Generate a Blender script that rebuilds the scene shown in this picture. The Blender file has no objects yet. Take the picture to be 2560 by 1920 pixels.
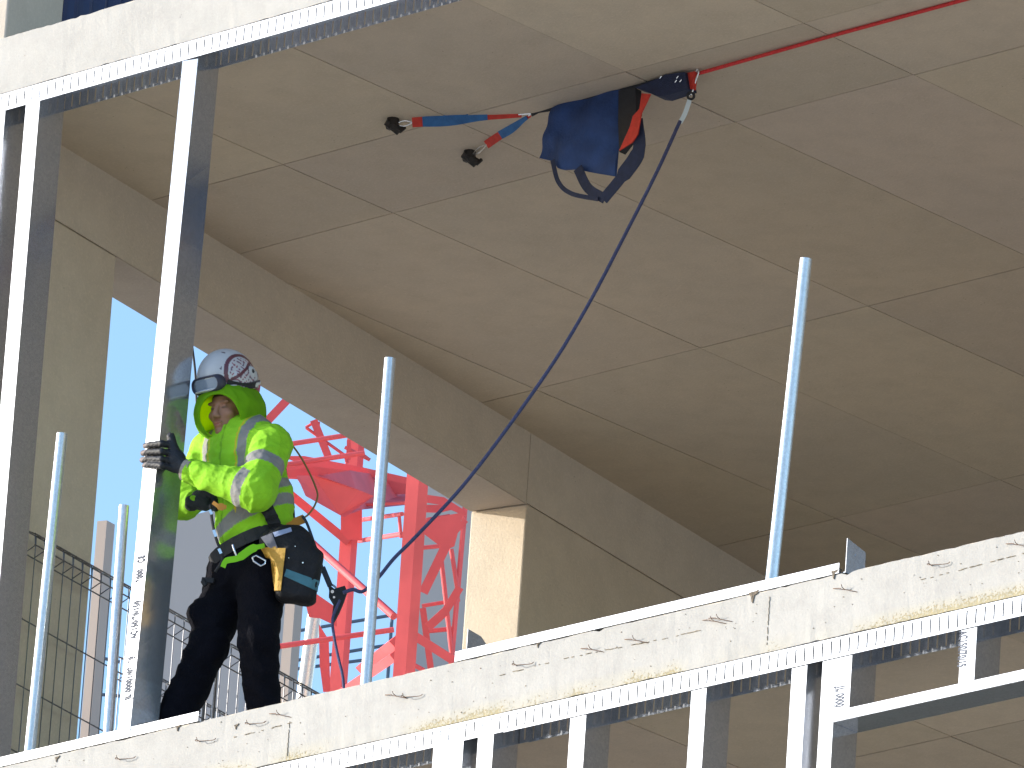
import bpy, math, random
import numpy as np
from mathutils import Vector, Matrix
from math import radians, sin, cos, pi
random.seed(7)
rng = np.random.RandomState(5)

# ------------------------------------------------------------------ camera, sky, sun
scene = bpy.context.scene
col = scene.collection
F = 30000.0                                   # focal length in pixels of the 2560 px wide photograph
PIT, ROL, YAW = radians(19.72), radians(3.94), radians(-43.93)
cp_, sp_ = cos(PIT), sin(PIT)
FW = np.array([sin(YAW)*cp_, cos(YAW)*cp_, sp_])
r0 = np.array([cos(YAW), -sin(YAW), 0.0]); u0 = np.cross(r0, FW)
RT = cos(ROL)*r0 + sin(ROL)*u0
UP = -sin(ROL)*r0 + cos(ROL)*u0
CAM = np.array([32.52935, -33.87593, -15.67512])
cd = bpy.data.cameras.new('camera')
cam = bpy.data.objects.new('camera', cd); col.objects.link(cam)
cd.sensor_width = 36; cd.lens = F/2560*36; cd.clip_start = 1; cd.clip_end = 6000
m = Matrix(((RT[0], UP[0], -FW[0], CAM[0]), (RT[1], UP[1], -FW[1], CAM[1]), (RT[2], UP[2], -FW[2], CAM[2]), (0, 0, 0, 1)))
cam.matrix_world = m
scene.camera = cam

SUN_AZ, SUN_EL = radians(234.5), radians(12.5)
w = bpy.data.worlds.new('World'); scene.world = w; w.use_nodes = True
nt = w.node_tree; nt.nodes.clear()
sky = nt.nodes.new('ShaderNodeTexSky'); sky.sky_type = 'NISHITA'; sky.sun_disc = False
sky.sun_elevation = SUN_EL; sky.sun_rotation = SUN_AZ
sky.air_density = 1.0; sky.dust_density = 1.1; sky.ozone_density = 2.7; sky.altitude = 50
bg = nt.nodes.new('ShaderNodeBackground'); bg.inputs[1].default_value = 0.15
wo = nt.nodes.new('ShaderNodeOutputWorld')
nt.links.new(sky.outputs[0], bg.inputs[0]); nt.links.new(bg.outputs[0], wo.inputs[0])
sd = bpy.data.lights.new('sun', 'SUN'); sd.energy = 2.3; sd.angle = radians(0.55); sd.color = (1.0, 0.95, 0.87)
sun = bpy.data.objects.new('sun', sd); col.objects.link(sun)
S = Vector((sin(SUN_AZ)*cos(SUN_EL), cos(SUN_AZ)*cos(SUN_EL), sin(SUN_EL)))
sun.rotation_euler = S.to_track_quat('Z', 'Y').to_euler(); sun.location = (-60, -60, 30)
scene.view_settings.view_transform = 'Standard'; scene.view_settings.look = 'None'
scene.view_settings.gamma = 1; scene.view_settings.use_curve_mapping = False
scene.view_settings.exposure = 1.50
scene.cycles.max_bounces = 10; scene.cycles.diffuse_bounces = 6

# ------------------------------------------------------------------ measuring helpers: a sight line met with a real plane
def ray(px, py): return (px-1280)/F*RT + (960-py)/F*UP + FW
def on(px, py, axis, val):
    d = ray(px, py); return CAM + (val-CAM[axis])/d[axis]*d
def far(px, py, wd):
    return CAM + ray(px, py)*wd
WN = np.array([1, .199, 0.0]); WP = np.array([-3.554, .64, 0.0])
def onw(px, py, off=0.0):
    d = ray(px, py); return CAM + ((WP + np.array([off, 0, 0]) - CAM)@WN)/(d@WN)*d

# ------------------------------------------------------------------ materials
def mat(name, base=(.5, .5, .5), rough=.7, metal=0.0, var=0.0, vscale=6.0, bump=0.0, bscale=40.0, attr=None, spec=.5, aniso=None, emit=None):
    M = bpy.data.materials.new(name); M.use_nodes = True
    t = M.node_tree; n = t.nodes; l = t.links
    b = n['Principled BSDF']
    b.inputs['Roughness'].default_value = rough; b.inputs['Metallic'].default_value = metal
    b.inputs['Specular IOR Level'].default_value = spec
    b.inputs['Base Color'].default_value = (*base, 1)
    src = None
    tc = n.new('ShaderNodeTexCoord')
    if attr:
        a = n.new('ShaderNodeAttribute'); a.attribute_name = attr; src = a.outputs['Color']
    else:
        c = n.new('ShaderNodeRGB'); c.outputs[0].default_value = (*base, 1); src = c.outputs[0]
    if var > 0:
        no = n.new('ShaderNodeTexNoise'); no.inputs['Scale'].default_value = vscale; no.inputs['Detail'].default_value = 6
        l.new(tc.outputs['Object'], no.inputs['Vector'])
        mr = n.new('ShaderNodeMapRange'); mr.inputs[1].default_value = .3; mr.inputs[2].default_value = .7
        mr.inputs[3].default_value = 1-var; mr.inputs[4].default_value = 1+var*.6
        l.new(no.outputs[0], mr.inputs[0])
        mx = n.new('ShaderNodeVectorMath'); mx.operation = 'SCALE'
        l.new(src, mx.inputs[0]); l.new(mr.outputs[0], mx.inputs['Scale']); src = mx.outputs[0]
    l.new(src, b.inputs['Base Color'])
    if bump > 0:
        nb = n.new('ShaderNodeTexNoise'); nb.inputs['Scale'].default_value = bscale; nb.inputs['Detail'].default_value = 5
        l.new(tc.outputs['Object'], nb.inputs['Vector'])
        bp = n.new('ShaderNodeBump'); bp.inputs['Strength'].default_value = bump; bp.inputs['Distance'].default_value = .01
        l.new(nb.outputs[0], bp.inputs['Height']); l.new(bp.outputs[0], b.inputs['Normal'])
    return M

def concrete(name, base, stain, pits=False, attr=None):
    """cast concrete: cloudy tone, blotchy stains, fine grain, small blow holes"""
    M = bpy.data.materials.new(name); M.use_nodes = True
    t = M.node_tree; n = t.nodes; l = t.links; b = n['Principled BSDF']
    b.inputs['Roughness'].default_value = .88; b.inputs['Specular IOR Level'].default_value = .25
    tc = n.new('ShaderNodeTexCoord')
    def noise(scale, detail=6, rough=.55, dist=0.0):
        x = n.new('ShaderNodeTexNoise'); x.inputs['Scale'].default_value = scale; x.inputs['Detail'].default_value = detail
        x.inputs['Roughness'].default_value = rough; x.inputs['Distortion'].default_value = dist
        l.new(tc.outputs['Object'], x.inputs['Vector']); return x.outputs[0]
    def ramp(v, a, c, lo, hi):
        r = n.new('ShaderNodeMapRange'); r.inputs[1].default_value = a; r.inputs[2].default_value = c
        r.inputs[3].default_value = lo; r.inputs[4].default_value = hi; l.new(v, r.inputs[0]); return r.outputs[0]
    def mix(f, a, c):
        x = n.new('ShaderNodeMix'); x.data_type = 'RGBA'
        if isinstance(f, float): x.inputs[0].default_value = f
        else: l.new(f, x.inputs[0])
        for i, v in ((6, a), (7, c)):
            if isinstance(v, tuple): x.inputs[i].default_value = (*v, 1)
            else: l.new(v, x.inputs[i])
        return x.outputs[2]
    c = mix(ramp(noise(.9, 5, .6, .4), .35, .65, 0., 1.), base, stain)
    c2 = mix(ramp(noise(7, 6, .65), .42, .72, 0., .55), c, tuple(v*.80 for v in base))
    c3 = mix(ramp(noise(70, 3, .6), .5, .75, 0., .35), c2, tuple(min(1, v*1.25) for v in base))
    vo = n.new('ShaderNodeTexVoronoi'); vo.inputs['Scale'].default_value = 26
    l.new(tc.outputs['Object'], vo.inputs['Vector'])
    spot = ramp(vo.outputs['Distance'], .05, .10, 1., 0.)
    gate = ramp(noise(5, 2), .56, .6, 0., .8)
    mm = n.new('ShaderNodeMath'); mm.operation = 'MULTIPLY'; l.new(spot, mm.inputs[0]); l.new(gate, mm.inputs[1])
    c4 = mix(mm.outputs[0], c3, tuple(v*.45 for v in base))
    out = c4
    if attr:
        a = n.new('ShaderNodeAttribute'); a.attribute_name = attr
        x = n.new('ShaderNodeMix'); x.data_type = 'RGBA'; x.blend_type = 'MULTIPLY'; x.inputs[0].default_value = 1
        l.new(out, x.inputs[6]); l.new(a.outputs['Color'], x.inputs[7]); out = x.outputs[2]
    hsum = n.new('ShaderNodeMath'); hsum.operation = 'MULTIPLY_ADD'; hsum.inputs[1].default_value = -1.2
    l.new(mm.outputs[0], hsum.inputs[0]); l.new(noise(90, 5), hsum.inputs[2])
    h = hsum.outputs[0]
    if pits:   # honeycombed grout loss along the lower arris of the slab
        sx = n.new('ShaderNodeSeparateXYZ'); l.new(tc.outputs['Object'], sx.inputs[0])
        low = ramp(sx.outputs['Z'], -.268, -.20, 1., 0.)
        pn = noise(75, 3, .7); pn2 = noise(2.3, 2)
        g2 = ramp(pn2, .42, .62, 0.1, 1.)
        a1 = n.new('ShaderNodeMath'); a1.operation = 'MULTIPLY'; l.new(low, a1.inputs[0]); l.new(g2, a1.inputs[1])
        th = n.new('ShaderNodeMath'); th.operation = 'MULTIPLY_ADD'; th.inputs[1].default_value = .30
        l.new(a1.outputs[0], th.inputs[0]); l.new(pn, th.inputs[2])
        pf = ramp(th.outputs[0], .68, .76, 0., 1.)
        out = mix(pf, out, (.20, .165, .10))
        yel = n.new('ShaderNodeMath'); yel.operation = 'MULTIPLY'; yel.inputs[1].default_value = .55; l.new(a1.outputs[0], yel.inputs[0])
        out = mix(yel.outputs[0], out, (.52, .46, .30))
        h2 = n.new('ShaderNodeMath'); h2.operation = 'MULTIPLY_ADD'; h2.inputs[1].default_value = -3.0
        l.new(pf, h2.inputs[0]); l.new(h, h2.inputs[2]); h = h2.outputs[0]
    l.new(out, b.inputs['Base Color'])
    bp = n.new('ShaderNodeBump'); bp.inputs['Strength'].default_value = .35; bp.inputs['Distance'].default_value = .006
    l.new(h, bp.inputs['Height']); l.new(bp.outputs[0], b.inputs['Normal'])
    return M

def steel_mat(name, base=(.56, .58, .62), metal=.80, rough=.15):
    """galvanised sheet: faint spangle and rolling streaks"""
    M = bpy.data.materials.new(name); M.use_nodes = True
    t = M.node_tree; n = t.nodes; l = t.links; b = n['Principled BSDF']
    b.inputs['Metallic'].default_value = metal
    tc = n.new('ShaderNodeTexCoord')
    mp = n.new('ShaderNodeMapping'); mp.inputs['Scale'].default_value = (40, 40, 1.2); l.new(tc.outputs['Object'], mp.inputs[0])
    no = n.new('ShaderNodeTexNoise'); no.inputs['Scale'].default_value = 1.0; no.inputs['Detail'].default_value = 4; l.new(mp.outputs[0], no.inputs['Vector'])
    vo = n.new('ShaderNodeTexVoronoi'); vo.inputs['Scale'].default_value = 120; l.new(tc.outputs['Object'], vo.inputs['Vector'])
    r = n.new('ShaderNodeMapRange'); r.inputs[3].default_value = rough-.03; r.inputs[4].default_value = rough+.03; l.new(no.outputs[0], r.inputs[0])
    l.new(r.outputs[0], b.inputs['Roughness'])
    r2 = n.new('ShaderNodeMapRange'); r2.inputs[3].default_value = .86; r2.inputs[4].default_value = 1.08; l.new(vo.outputs['Color'], r2.inputs[0])
    r3 = n.new('ShaderNodeVectorMath'); r3.operation = 'SCALE'; r3.inputs[0].default_value = base; l.new(r2.outputs[0], r3.inputs['Scale'])
    l.new(r3.outputs[0], b.inputs['Base Color'])
    bp = n.new('ShaderNodeBump'); bp.inputs['Strength'].default_value = .06; bp.inputs['Distance'].default_value = .001
    l.new(no.outputs[0], bp.inputs['Height']); l.new(bp.outputs[0], b.inputs['Normal'])
    return M

M_edge = concrete('slab edge concrete', (.37, .36, .345), (.41, .40, .385), pits=True)
M_floor = concrete('floated floor concrete', (.52, .47, .40), (.48, .44, .38))
M_soffit = concrete('soffit concrete', (.56, .455, .345), (.50, .415, .325), attr='tone')
M_wall = concrete('wall concrete', (.62, .53, .42), (.56, .48, .385), attr='tone')
M_steel = steel_mat('galvanised steel')
M_tube = steel_mat('galvanised tube', (.68, .69, .71), .7, .27)
M_red = mat('red crane paint', (.74, .115, .125), .6, 0, .18, 3, .1, 30, spec=.3)
M_print = mat('grey ink', (.13, .14, .17), .9, spec=.1)
M_wire = steel_mat('dark wire', (.16, .16, .17), .85, .28)
M_crack = mat('weathered crack', (.26, .225, .17), .9)
M_rust = mat('rusty tie wire', (.16, .09, .05), .8)
M_black = mat('black webbing', (.018, .018, .022), .75, 0, .3, 40, .3, 200)
M_blueb = mat('blue bag fabric', (.018, .05, .17), .85, 0, .35, 9, .5, 60)
M_navy = mat('navy webbing', (.015, .022, .06), .8, 0, .25, 40, .3, 200)
M_sleeve = mat('blue sleeve', (.03, .13, .33), .75, 0, .2, 30, .4, 120)
M_redw = mat('red webbing', (.55, .035, .02), .7, 0, .2, 40)
M_redr = mat('red rope', (.66, .03, .03), .7, 0, .25, 90, .6, 250)
M_bluer = mat('blue rope', (.055, .065, .16), .75, 0, .3, 120, .7, 300)
M_alu = mat('silver alloy', (.75, .76, .78), .25, 1)
M_white = mat('white sleeve', (.55, .62, .65), .5)
M_ground = mat('ground', (.60, .53, .44), .95, 0, .12, .05)
M_mauve = mat('distant wall', (.46, .41, .395), .9, 0, .04, .3)
M_post = mat('distant post', (.40, .33, .29), .9, 0, .12, .6)
M_rail = mat('blue grey rail', (.07, .11, .17), .5)
M_tarp = mat('navy sheeting', (.018, .035, .12), .45, 0, .3, 3, .5, 8)
M_cable = mat('black cable', (.03, .035, .05), .5)

# ------------------------------------------------------------------ mesh helpers
class MB:
    def __init__(s): s.v = []; s.f = []; s.c = []
    def add(s, vs, fs, c=None):
        o = len(s.v); s.v += [tuple(map(float, p)) for p in vs]; s.f += [tuple(i+o for i in q) for q in fs]
        s.c += [c or (1, 1, 1)]*len(fs)
    def box(s, a, b, c=None):
        x0, y0, z0 = a; x1, y1, z1 = b
        s.add([(x0,y0,z0),(x1,y0,z0),(x1,y1,z0),(x0,y1,z0),(x0,y0,z1),(x1,y0,z1),(x1,y1,z1),(x0,y1,z1)],
              [(0,3,2,1),(4,5,6,7),(0,1,5,4),(1,2,6,5),(2,3,7,6),(3,0,4,7)], c)
    def prism(s, poly, vec, c=None):
        """poly: list of 3-D points, thickened along vec"""
        n = len(poly); P = [np.array(p, float) for p in poly]; V = np.array(vec, float)
        s.add(P+[p+V for p in P], [tuple(range(n))[::-1], tuple(range(n, 2*n))]+[(i, (i+1) % n, n+(i+1) % n, n+i) for i in range(n)], c)
    def tube(s, pts, r, n=10, cap=True, c=None):
        P = [np.array(p, float) for p in pts]; rs = r if hasattr(r, '__len__') else [r]*len(P)
        t0 = P[1]-P[0]; t0 /= np.linalg.norm(t0)
        a = np.cross(t0, [0, 0, 1.]) if abs(t0[2]) < .9 else np.cross(t0, [0, 1., 0]); a /= np.linalg.norm(a)
        vs = []
        for i, p in enumerate(P):
            t = P[min(i+1, len(P)-1)]-P[max(i-1, 0)]; t /= np.linalg.norm(t)
            a = a-t*(a@t); a /= np.linalg.norm(a); b = np.cross(t, a)
            for k in range(n):
                g = 2*pi*k/n; vs.append(p+rs[i]*(cos(g)*a+sin(g)*b))
        fs = []
        for i in range(len(P)-1):
            for k in range(n): fs.append((i*n+k, i*n+(k+1) % n, (i+1)*n+(k+1) % n, (i+1)*n+k))
        if cap: fs += [tuple(range(n))[::-1], tuple(range((len(P)-1)*n, len(P)*n))]
        s.add(vs, fs, c)
    def bar(s, a, b, w_, h_, side=None, c=None):
        """rectangular bar a->b, w_ across `side`, h_ across the other"""
        a = np.array(a, float); b = np.array(b, float); t = b-a; t /= np.linalg.norm(t)
        sd_ = np.array(side if side is not None else FW, float); u = sd_-t*(sd_@t); u /= np.linalg.norm(u); v = np.cross(t, u)
        vs = [p+sx*u*h_/2+sy*v*w_/2 for p in (a, b) for sx, sy in ((-1,-1),(1,-1),(1,1),(-1,1))]
        s.add(vs, [(0,3,2,1),(4,5,6,7),(0,1,5,4),(1,2,6,5),(2,3,7,6),(3,0,4,7)], c)
    def ribbon(s, pts, width, thick, normal, c=None):
        P = [np.array(p, float) for p in pts]; N = np.array(normal, float); N /= np.linalg.norm(N)
        ws = width if hasattr(width, '__len__') else [width]*len(P)
        vs = []
        for i, p in enumerate(P):
            t = P[min(i+1, len(P)-1)]-P[max(i-1, 0)]; t /= np.linalg.norm(t)
            u = np.cross(t, N); u /= np.linalg.norm(u)
            for sx, sy in ((-1,-1),(1,-1),(1,1),(-1,1)): vs.append(p+sx*u*ws[i]/2+sy*N*thick/2)
        n = len(P); fs = [(0,3,2,1), (4*n-4, 4*n-3, 4*n-2, 4*n-1)]
        for i in range(n-1):
            for k in range(4): fs.append((4*i+k, 4*i+(k+1) % 4, 4*i+4+(k+1) % 4, 4*i+4+k))
        s.add(vs, fs, c)
    def obj(s, name, m_, parent=None, smooth=False, attr=False, bevel=0):
        me = bpy.data.meshes.new(name); me.from_pydata(s.v, [], s.f); me.materials.append(m_)
        if attr:
            ca = me.color_attributes.new('tone', 'FLOAT_COLOR', 'CORNER'); k = 0
            arr = []
            for p, c in zip(me.polygons, s.c): arr += [*c, 1.0]*p.loop_total
            ca.data.foreach_set('color', arr)
        me.validate(); me.update()
        import bmesh
        bm = bmesh.new(); bm.from_mesh(me); bmesh.ops.recalc_face_normals(bm, faces=bm.faces); bm.to_mesh(me); bm.free()
        if smooth:
            me.polygons.foreach_set('use_smooth', [True]*len(me.polygons))
            try: me.set_sharp_from_angle(angle=radians(40))
            except Exception: pass
        o = bpy.data.objects.new(name, me); col.objects.link(o)
        if parent: o.parent = parent
        if bevel:
            b = o.modifiers.new('bevel', 'BEVEL'); b.width = bevel; b.segments = 2; b.limit_method = 'ANGLE'
        return o

def tag(o, label=None, cat=None, group=None, kind=None):
    if label: o['label'] = label
    if cat: o['category'] = cat
    if group: o['group'] = group
    if kind: o['kind'] = kind
    return o
def empty(name, loc=(0, 0, 0), label=None, cat=None, group=None):
    o = bpy.data.objects.new(name, None); col.objects.link(o); o.location = loc; o.empty_display_size = .1
    return tag(o, label, cat, group)
def lead(root, o):
    """parent o to root keeping o's mesh in world coordinates"""
    o.parent = root; o.matrix_parent_inverse = Matrix.Translation(-Vector(root.location)) ; return o
def smooth_path(pts, n=8):
    P = [np.array(p, float) for p in pts]; P = [2*P[0]-P[1]]+P+[2*P[-1]-P[-2]]; out = []
    for i in range(1, len(P)-2):
        for k in range(n):
            t = k/n; a, b, c, d = P[i-1], P[i], P[i+1], P[i+2]
            out.append(.5*((2*b)+(-a+c)*t+(2*a-5*b+4*c-d)*t*t+(-a+3*b-3*c+d)*t**3))
    out.append(P[-2]); return out

# ------------------------------------------------------------------ ground
g = MB(); g.box((-3000, -3000, -17.6), (3000, 3000, -17.4))
tag(g.obj('ground', M_ground), kind='structure')

# ------------------------------------------------------------------ the concrete frame
H = 3.176; T = .27
frame = empty('concrete_building', (0, 0, 0), 'bare concrete building with sunlit slab edges, boarded soffit and a skewed flank wall', 'building')
XR = 9.0; YB = 13.0
def flank(y): return -3.554-.199*(y-.64)-.315         # outer face of the skewed flank wall
def slab(z1, z0, name='floor_slab'):
    """z1 top, z0 underside; the facade edge is subdivided and slightly ragged"""
    mb = MB()
    xs = list(np.arange(flank(0), XR, .03)); n = len(xs)
    top = [(x, .0+.0005*rng.randn(), z1+(-abs(rng.randn())*.0025 - (.012*rng.rand() if rng.rand() < .05 else 0))) for x in xs]
    mid = [(x, -.001+.0003*rng.randn(), (z1+z0)/2) for x in xs]
    bot = [(x, .0005*rng.randn(), z0+abs(rng.randn())*.003) for x in xs]
    bt = [(flank(YB), YB, z1), (XR, YB, z1)]; bb = [(flank(YB), YB, z0), (XR, YB, z0)]
    vs = top+mid+bot+bt+bb; fs = []
    for i in range(n-1):
        fs += [(i, i+1, n+i+1, n+i), (n+i, n+i+1, 2*n+i+1, 2*n+i)]
    a, b, c, d = 3*n, 3*n+1, 3*n+2, 3*n+3
    fs += [tuple(range(n))[::-1]+(a, b), tuple(range(2*n, 3*n))+(d, c)]
    fs += [(0, n, 2*n, c, a), (n-1, b, d, 3*n-1, 2*n-1), (a, c, d, b)]
    mb.add(vs, fs); o = mb.obj(name, M_edge, frame); o.data.materials.append(M_floor)
    for p_ in o.data.polygons:
        if p_.normal.z > .9 and p_.area > 5: p_.material_index = 1
    return o
SL = T
lower_slab = slab(0, -T); upper_slab = slab(H+T, H)
lower_slab['label'] = 'sunlit slab edge with tie wires below the worker'; upper_slab['label'] = 'sunlit slab edge above the worker'
slab(-H-T, -H-2*T); slab(2*(H+T), 2*H+T)

def soffit(z, xj, rows):
    """cast panels left by the formwork boards: each board its own tone and level, thin fins between them"""
    mb = MB()
    ys = rows
    for i in range(len(ys)-1):
        y0, y1 = ys[i], ys[i+1]
        for j in range(len(xj)-1):
            x0, x1 = xj[j], xj[j+1]
            if x1 < flank((y0+y1)/2)-.4: continue
            t = .94+.12*rng.rand(); dz = .0045+.003*rng.rand(); g_ = rng.choice([.0020, .0032, .0040])
            tint = (t, t*(.985+.02*rng.rand()), t*(.96+.06*rng.rand()))
            cut = [] ; X0 = x0+g_
            pl = [(max(X0, flank(y0)), y0+g_ if i else y0), (x1-g_, y0+g_ if i else y0), (x1-g_, y1-g_), (max(X0, flank(y1)), y1-g_)]
            if pl[0][0] >= pl[1][0] or pl[3][0] >= pl[2][0]: continue
            mb.prism([(p[0], p[1], z-dz) for p in pl], (0, 0, dz-.0008), tint)
    return mb.obj('soffit', M_soffit, frame, attr=True)
XJ = [-9.09, -8.06, -7.03, -6.0, -4.93, -3.9, -2.87, -1.845, -.815, .215, 1.245, 2.275, 3.305, 4.335, 5.365, 6.395, 7.425, 8.455, 8.99]
soffit(H, XJ, [.165, 1.31, 2.03, 4.1, 6.23, 8.3, 10.37, 12.44, 12.99])
soffit(-T, [x+.13 for x in XJ[:-1]]+[8.99], [.165, 1.2, 3.27, 5.34, 7.41, 9.48, 11.55, 12.99])

# flank wall: skewed 11 degrees, a long opening under a lintel, its interior face and the end face towards the street
WD = np.array([-.199, 1, 0])
def wpt(y, off=0.0): return np.array([-3.554-.199*(y-.64)-off, y, 0.0])
PERP = np.array([-.98077, -.19518, 0])*.309           # wall thickness, square to the wall
def wallbox(mb, ya, yb, z0, z1, tone=(1, 1, 1), inset=0.0):
    a = wpt(ya); b = wpt(yb)
    mb.add([(*(a+PERP)[:2], z0), (*a[:2], z0), (*b[:2], z0), (*(b+PERP)[:2], z0), (*(a+PERP)[:2], z1), (*a[:2], z1), (*b[:2], z1), (*(b+PERP)[:2], z1)],
           [(0,3,2,1),(4,5,6,7),(0,1,5,4),(1,2,6,5),(2,3,7,6),(3,0,4,7)], tone)
ZL = 2.82
mb = MB()
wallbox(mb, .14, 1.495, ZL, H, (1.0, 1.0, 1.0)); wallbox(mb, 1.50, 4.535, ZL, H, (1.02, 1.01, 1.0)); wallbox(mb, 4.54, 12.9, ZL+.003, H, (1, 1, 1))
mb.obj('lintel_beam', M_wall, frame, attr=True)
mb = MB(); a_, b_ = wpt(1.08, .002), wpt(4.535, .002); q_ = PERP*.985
mb.prism([(*a_[:2], ZL-.004), (*b_[:2], ZL-.004), (*(b_+q_)[:2], ZL-.004), (*(a_+q_)[:2], ZL-.004)], (0, 0, .0035), (.80, .80, .83)); mb.obj('beam_soffit_shade', M_soffit, frame, attr=True)  # thin sheet under the beam, tinted darker to paint in its shade
mb = MB(); wallbox(mb, .14, 1.075, 0.0, ZL-.004, (1.03, 1.02, 1.0)); mb.obj('column', M_wall, frame, attr=True, bevel=.008)
mb = MB(); wallbox(mb, 4.545, 12.9, 0.0, ZL, (.98, .97, .95)); mb.obj('wall', M_wall, frame, attr=True, bevel=.008)
mb = MB(); wallbox(mb, .14, 12.9, -H-T, -T-.001, (1, 1, 1)); mb.obj('wall', M_wall, frame, attr=True)
# flank wall and sheeting on the floor above, seen over the slab edge
ye = onw(157, 40)[1]; yt = onw(338, 0)[1]
mb = MB(); wallbox(mb, .10, ye, H+T, 2*H+T-.001, (.92, .95, 1.02)); mb.obj('column', M_wall, frame, attr=True, bevel=.008)
mb = MB(); pts = [wpt(ye+.02+(yt-ye)*i/24, .02+.02*sin(i*1.3)) for i in range(25)]
for i in range(24):
    p0, p1 = pts[i], pts[i+1]; k = np.array([-.004, 0, 0])
    mb.add([(*p[:2], z) for p, z in ((p0, H+T+.01), (p1, H+T+.01), (p1, H+T+2.2), (p0, H+T+2.2), (p0+k, H+T+.01), (p1+k, H+T+.01), (p1+k, H+T+2.2), (p0+k, H+T+2.2))], [(0,1,2,3), (7,6,5,4), (0,4,5,1), (3,2,6,7)])
tag(mb.obj('tarpaulin', M_tarp, smooth=True), 'navy blue sheeting beside the grey column on the floor above', 'tarpaulin')

# tie wires sticking out of the lower slab edge
def tie(px, py, kind):
    p = on(px, py, 1, 0.0); x, z = p[0], p[2]
    if kind == 0: pts = [(x, .02, z), (x, -.022, z+.004), (x+.01, -.030, z-.006), (x+.085, -.012, z-.010), (x+.10, -.006, z-.002)]
    else: pts = [(x-.06, -.004, z+.014), (x-.01, -.018, z+.002), (x, -.022, z-.004), (x+.05, -.012, z-.018), (x+.07, -.002, z-.024)]
    mb = MB(); mb.tube(smooth_path(pts, 5), .0016, 6); mb.tube([(x, .02, z-.004), (x+.003, -.02, z+.003), (x+.006, -.03, z+.012)], .0015, 6)
    mb.obj('tie_wire', M_rust, lower_slab)
for q in [(1292, 1665, 0), (1480, 1624, 1), (1590, 1601, 1), (1800, 1548, 1), (2112, 1474, 1), (2330, 1415, 0), (2545, 1362, 1), (990, 1740, 1), (1015, 1745, 0),
          (700, 1787, 1), (625, 1812, 0), (500, 1855, 0), (300, 1900, 0), (1785, 1553, 1)]: tie(*q)
# spalled notches and a day joint
M_spall = mat('spalled concrete', (.16, .13, .10), .95, 0, .4, 60, .8, 150)
for px, py, s_ in [(1884, 1492, .030), (2086, 1436, .022), (445, 1820, .016), (142, 1898, .014), (590, 1817, .013), (1345, 1613, .012)]:
    p = on(px, py, 1, -.004)
    poly = [(p[0]-s_, -.0045, p[2]+s_*.75), (p[0]+s_*.4, -.0045, p[2]+s_*.8), (p[0]+s_*1.1, -.0045, p[2]+s_*1.0), (p[0]+s_*.6, -.0045, p[2]+s_*.35), (p[0]+s_*.1, -.0045, p[2]+s_*.2), (p[0]-s_*.1, -.0045, p[2]-s_*.9), (p[0]-s_*.35, -.0045, p[2]-s_*.6), (p[0]-s_*.5, -.0045, p[2]+s_*.1)]
    mb = MB(); mb.prism(poly, (0, .02, 0)); mb.obj('spalled_patch', M_spall, lower_slab)
for px, pa, pb in ((1925, 1492, 1612), (725, 1800, 1890)):
    mb = MB(); a, b = on(px, pa, 1, 0), on(px-6, pb, 1, 0); k = 22
    for i in range(k):
        if random.random() < .8:
            za = a[2]+(b[2]-a[2])*i/k; zb = a[2]+(b[2]-a[2])*(i+1)/k; xx = a[0]+.0016*sin(i*2.1)
            mb.box((xx-.0010, -.0036, zb), (xx+.0008, .01, za))
    mb.obj('joint_line', M_crack, lower_slab)
mb = MB()
for i in range(150):      # broken score line and blow holes half way up the edge
    x = random.uniform(-1.6, 2.9)
    if sin(x*3.1)+.7*sin(x*7.7+1) < .1: continue
    z = -.105+.006*sin(x*5)+.003*random.random()
    mb.box((x, -.0040, z), (x+random.uniform(.006, .03), .01, z+.0022))
for i in range(90):
    x = random.uniform(-3.3, 2.9); z = random.uniform(-.23, -.02); s_ = random.uniform(.0015, .0045)
    mb.box((x, -.0040, z), (x+s_, .01, z+s_*.8))
mb.obj('score_line', M_crack, lower_slab)

# ------------------------------------------------------------------ steel framing
def slotted_flange(mb, x0, x1, y, z0, z1, pitch=.0478, sw=.0072, t=.0012):
    """sheet flange with vertical slots cut through it"""
    zs0, zs1 = z0+.013, z1-.010
    mb.box((x0, y, z0), (x1, y+t, zs0)); mb.box((x0, y, zs1), (x1, y+t, z1))
    k = int((x1-x0)/pitch)
    e = x0
    for i in range(k+1):
        s0 = x0+.02+i*pitch
        if s0+sw > x1: break
        mb.box((e, y, zs0), (s0, y+t, zs1)); e = s0+sw
    mb.box((e, y, zs0), (x1, y+t, zs1))
def head_track(x0, x1, z, y0, label, dz=0):
    root = MB(); slotted_flange(root, x0, x1, y0, z-.082-dz, z)
    slotted_flange(root, x0, x1, y0+.154, z-.082-dz, z)
    root.box((x0, y0+.0012, z-.0012), (x1, y0+.154, z))
    return tag(root.obj('head_track', M_steel), label, 'steel track', 'steel tracks')
head_track(flank(0)+.05, 7.5, H-.001, .002, 'slotted steel head track under the upper slab edge, above the worker')
xs = on(1268, 1826, 1, 0)[0]
head_track(-2.6, xs, -T-.002, .002, 'left length of slotted steel head track under the lower slab edge')
head_track(xs-.02, 7.5, -T-.004, -.0015, 'right length of slotted steel head track under the lower slab edge, lapped over its neighbour', .003)
def base_track(x0, x1, label):
    mb = MB(); mb.box((x0, -.004, .002), (x1, -.0025, .045)); mb.box((x0, .152, .002), (x1, .1535, .045)); mb.box((x0, -.0025, .002), (x1, .152, .0035))
    return tag(mb.obj('base_track', M_steel), label, 'steel track', 'steel tracks')
base_track(-4.2, on(497, 1790, 1, 0)[0], 'short bright base track on the slab edge at the worker\'s feet, left of the gap')
base_track(on(1138, 1655, 1, 0)[0], on(2100, 1408, 1, 0)[0], 'long bright base track on the slab edge right of the crane')

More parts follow.
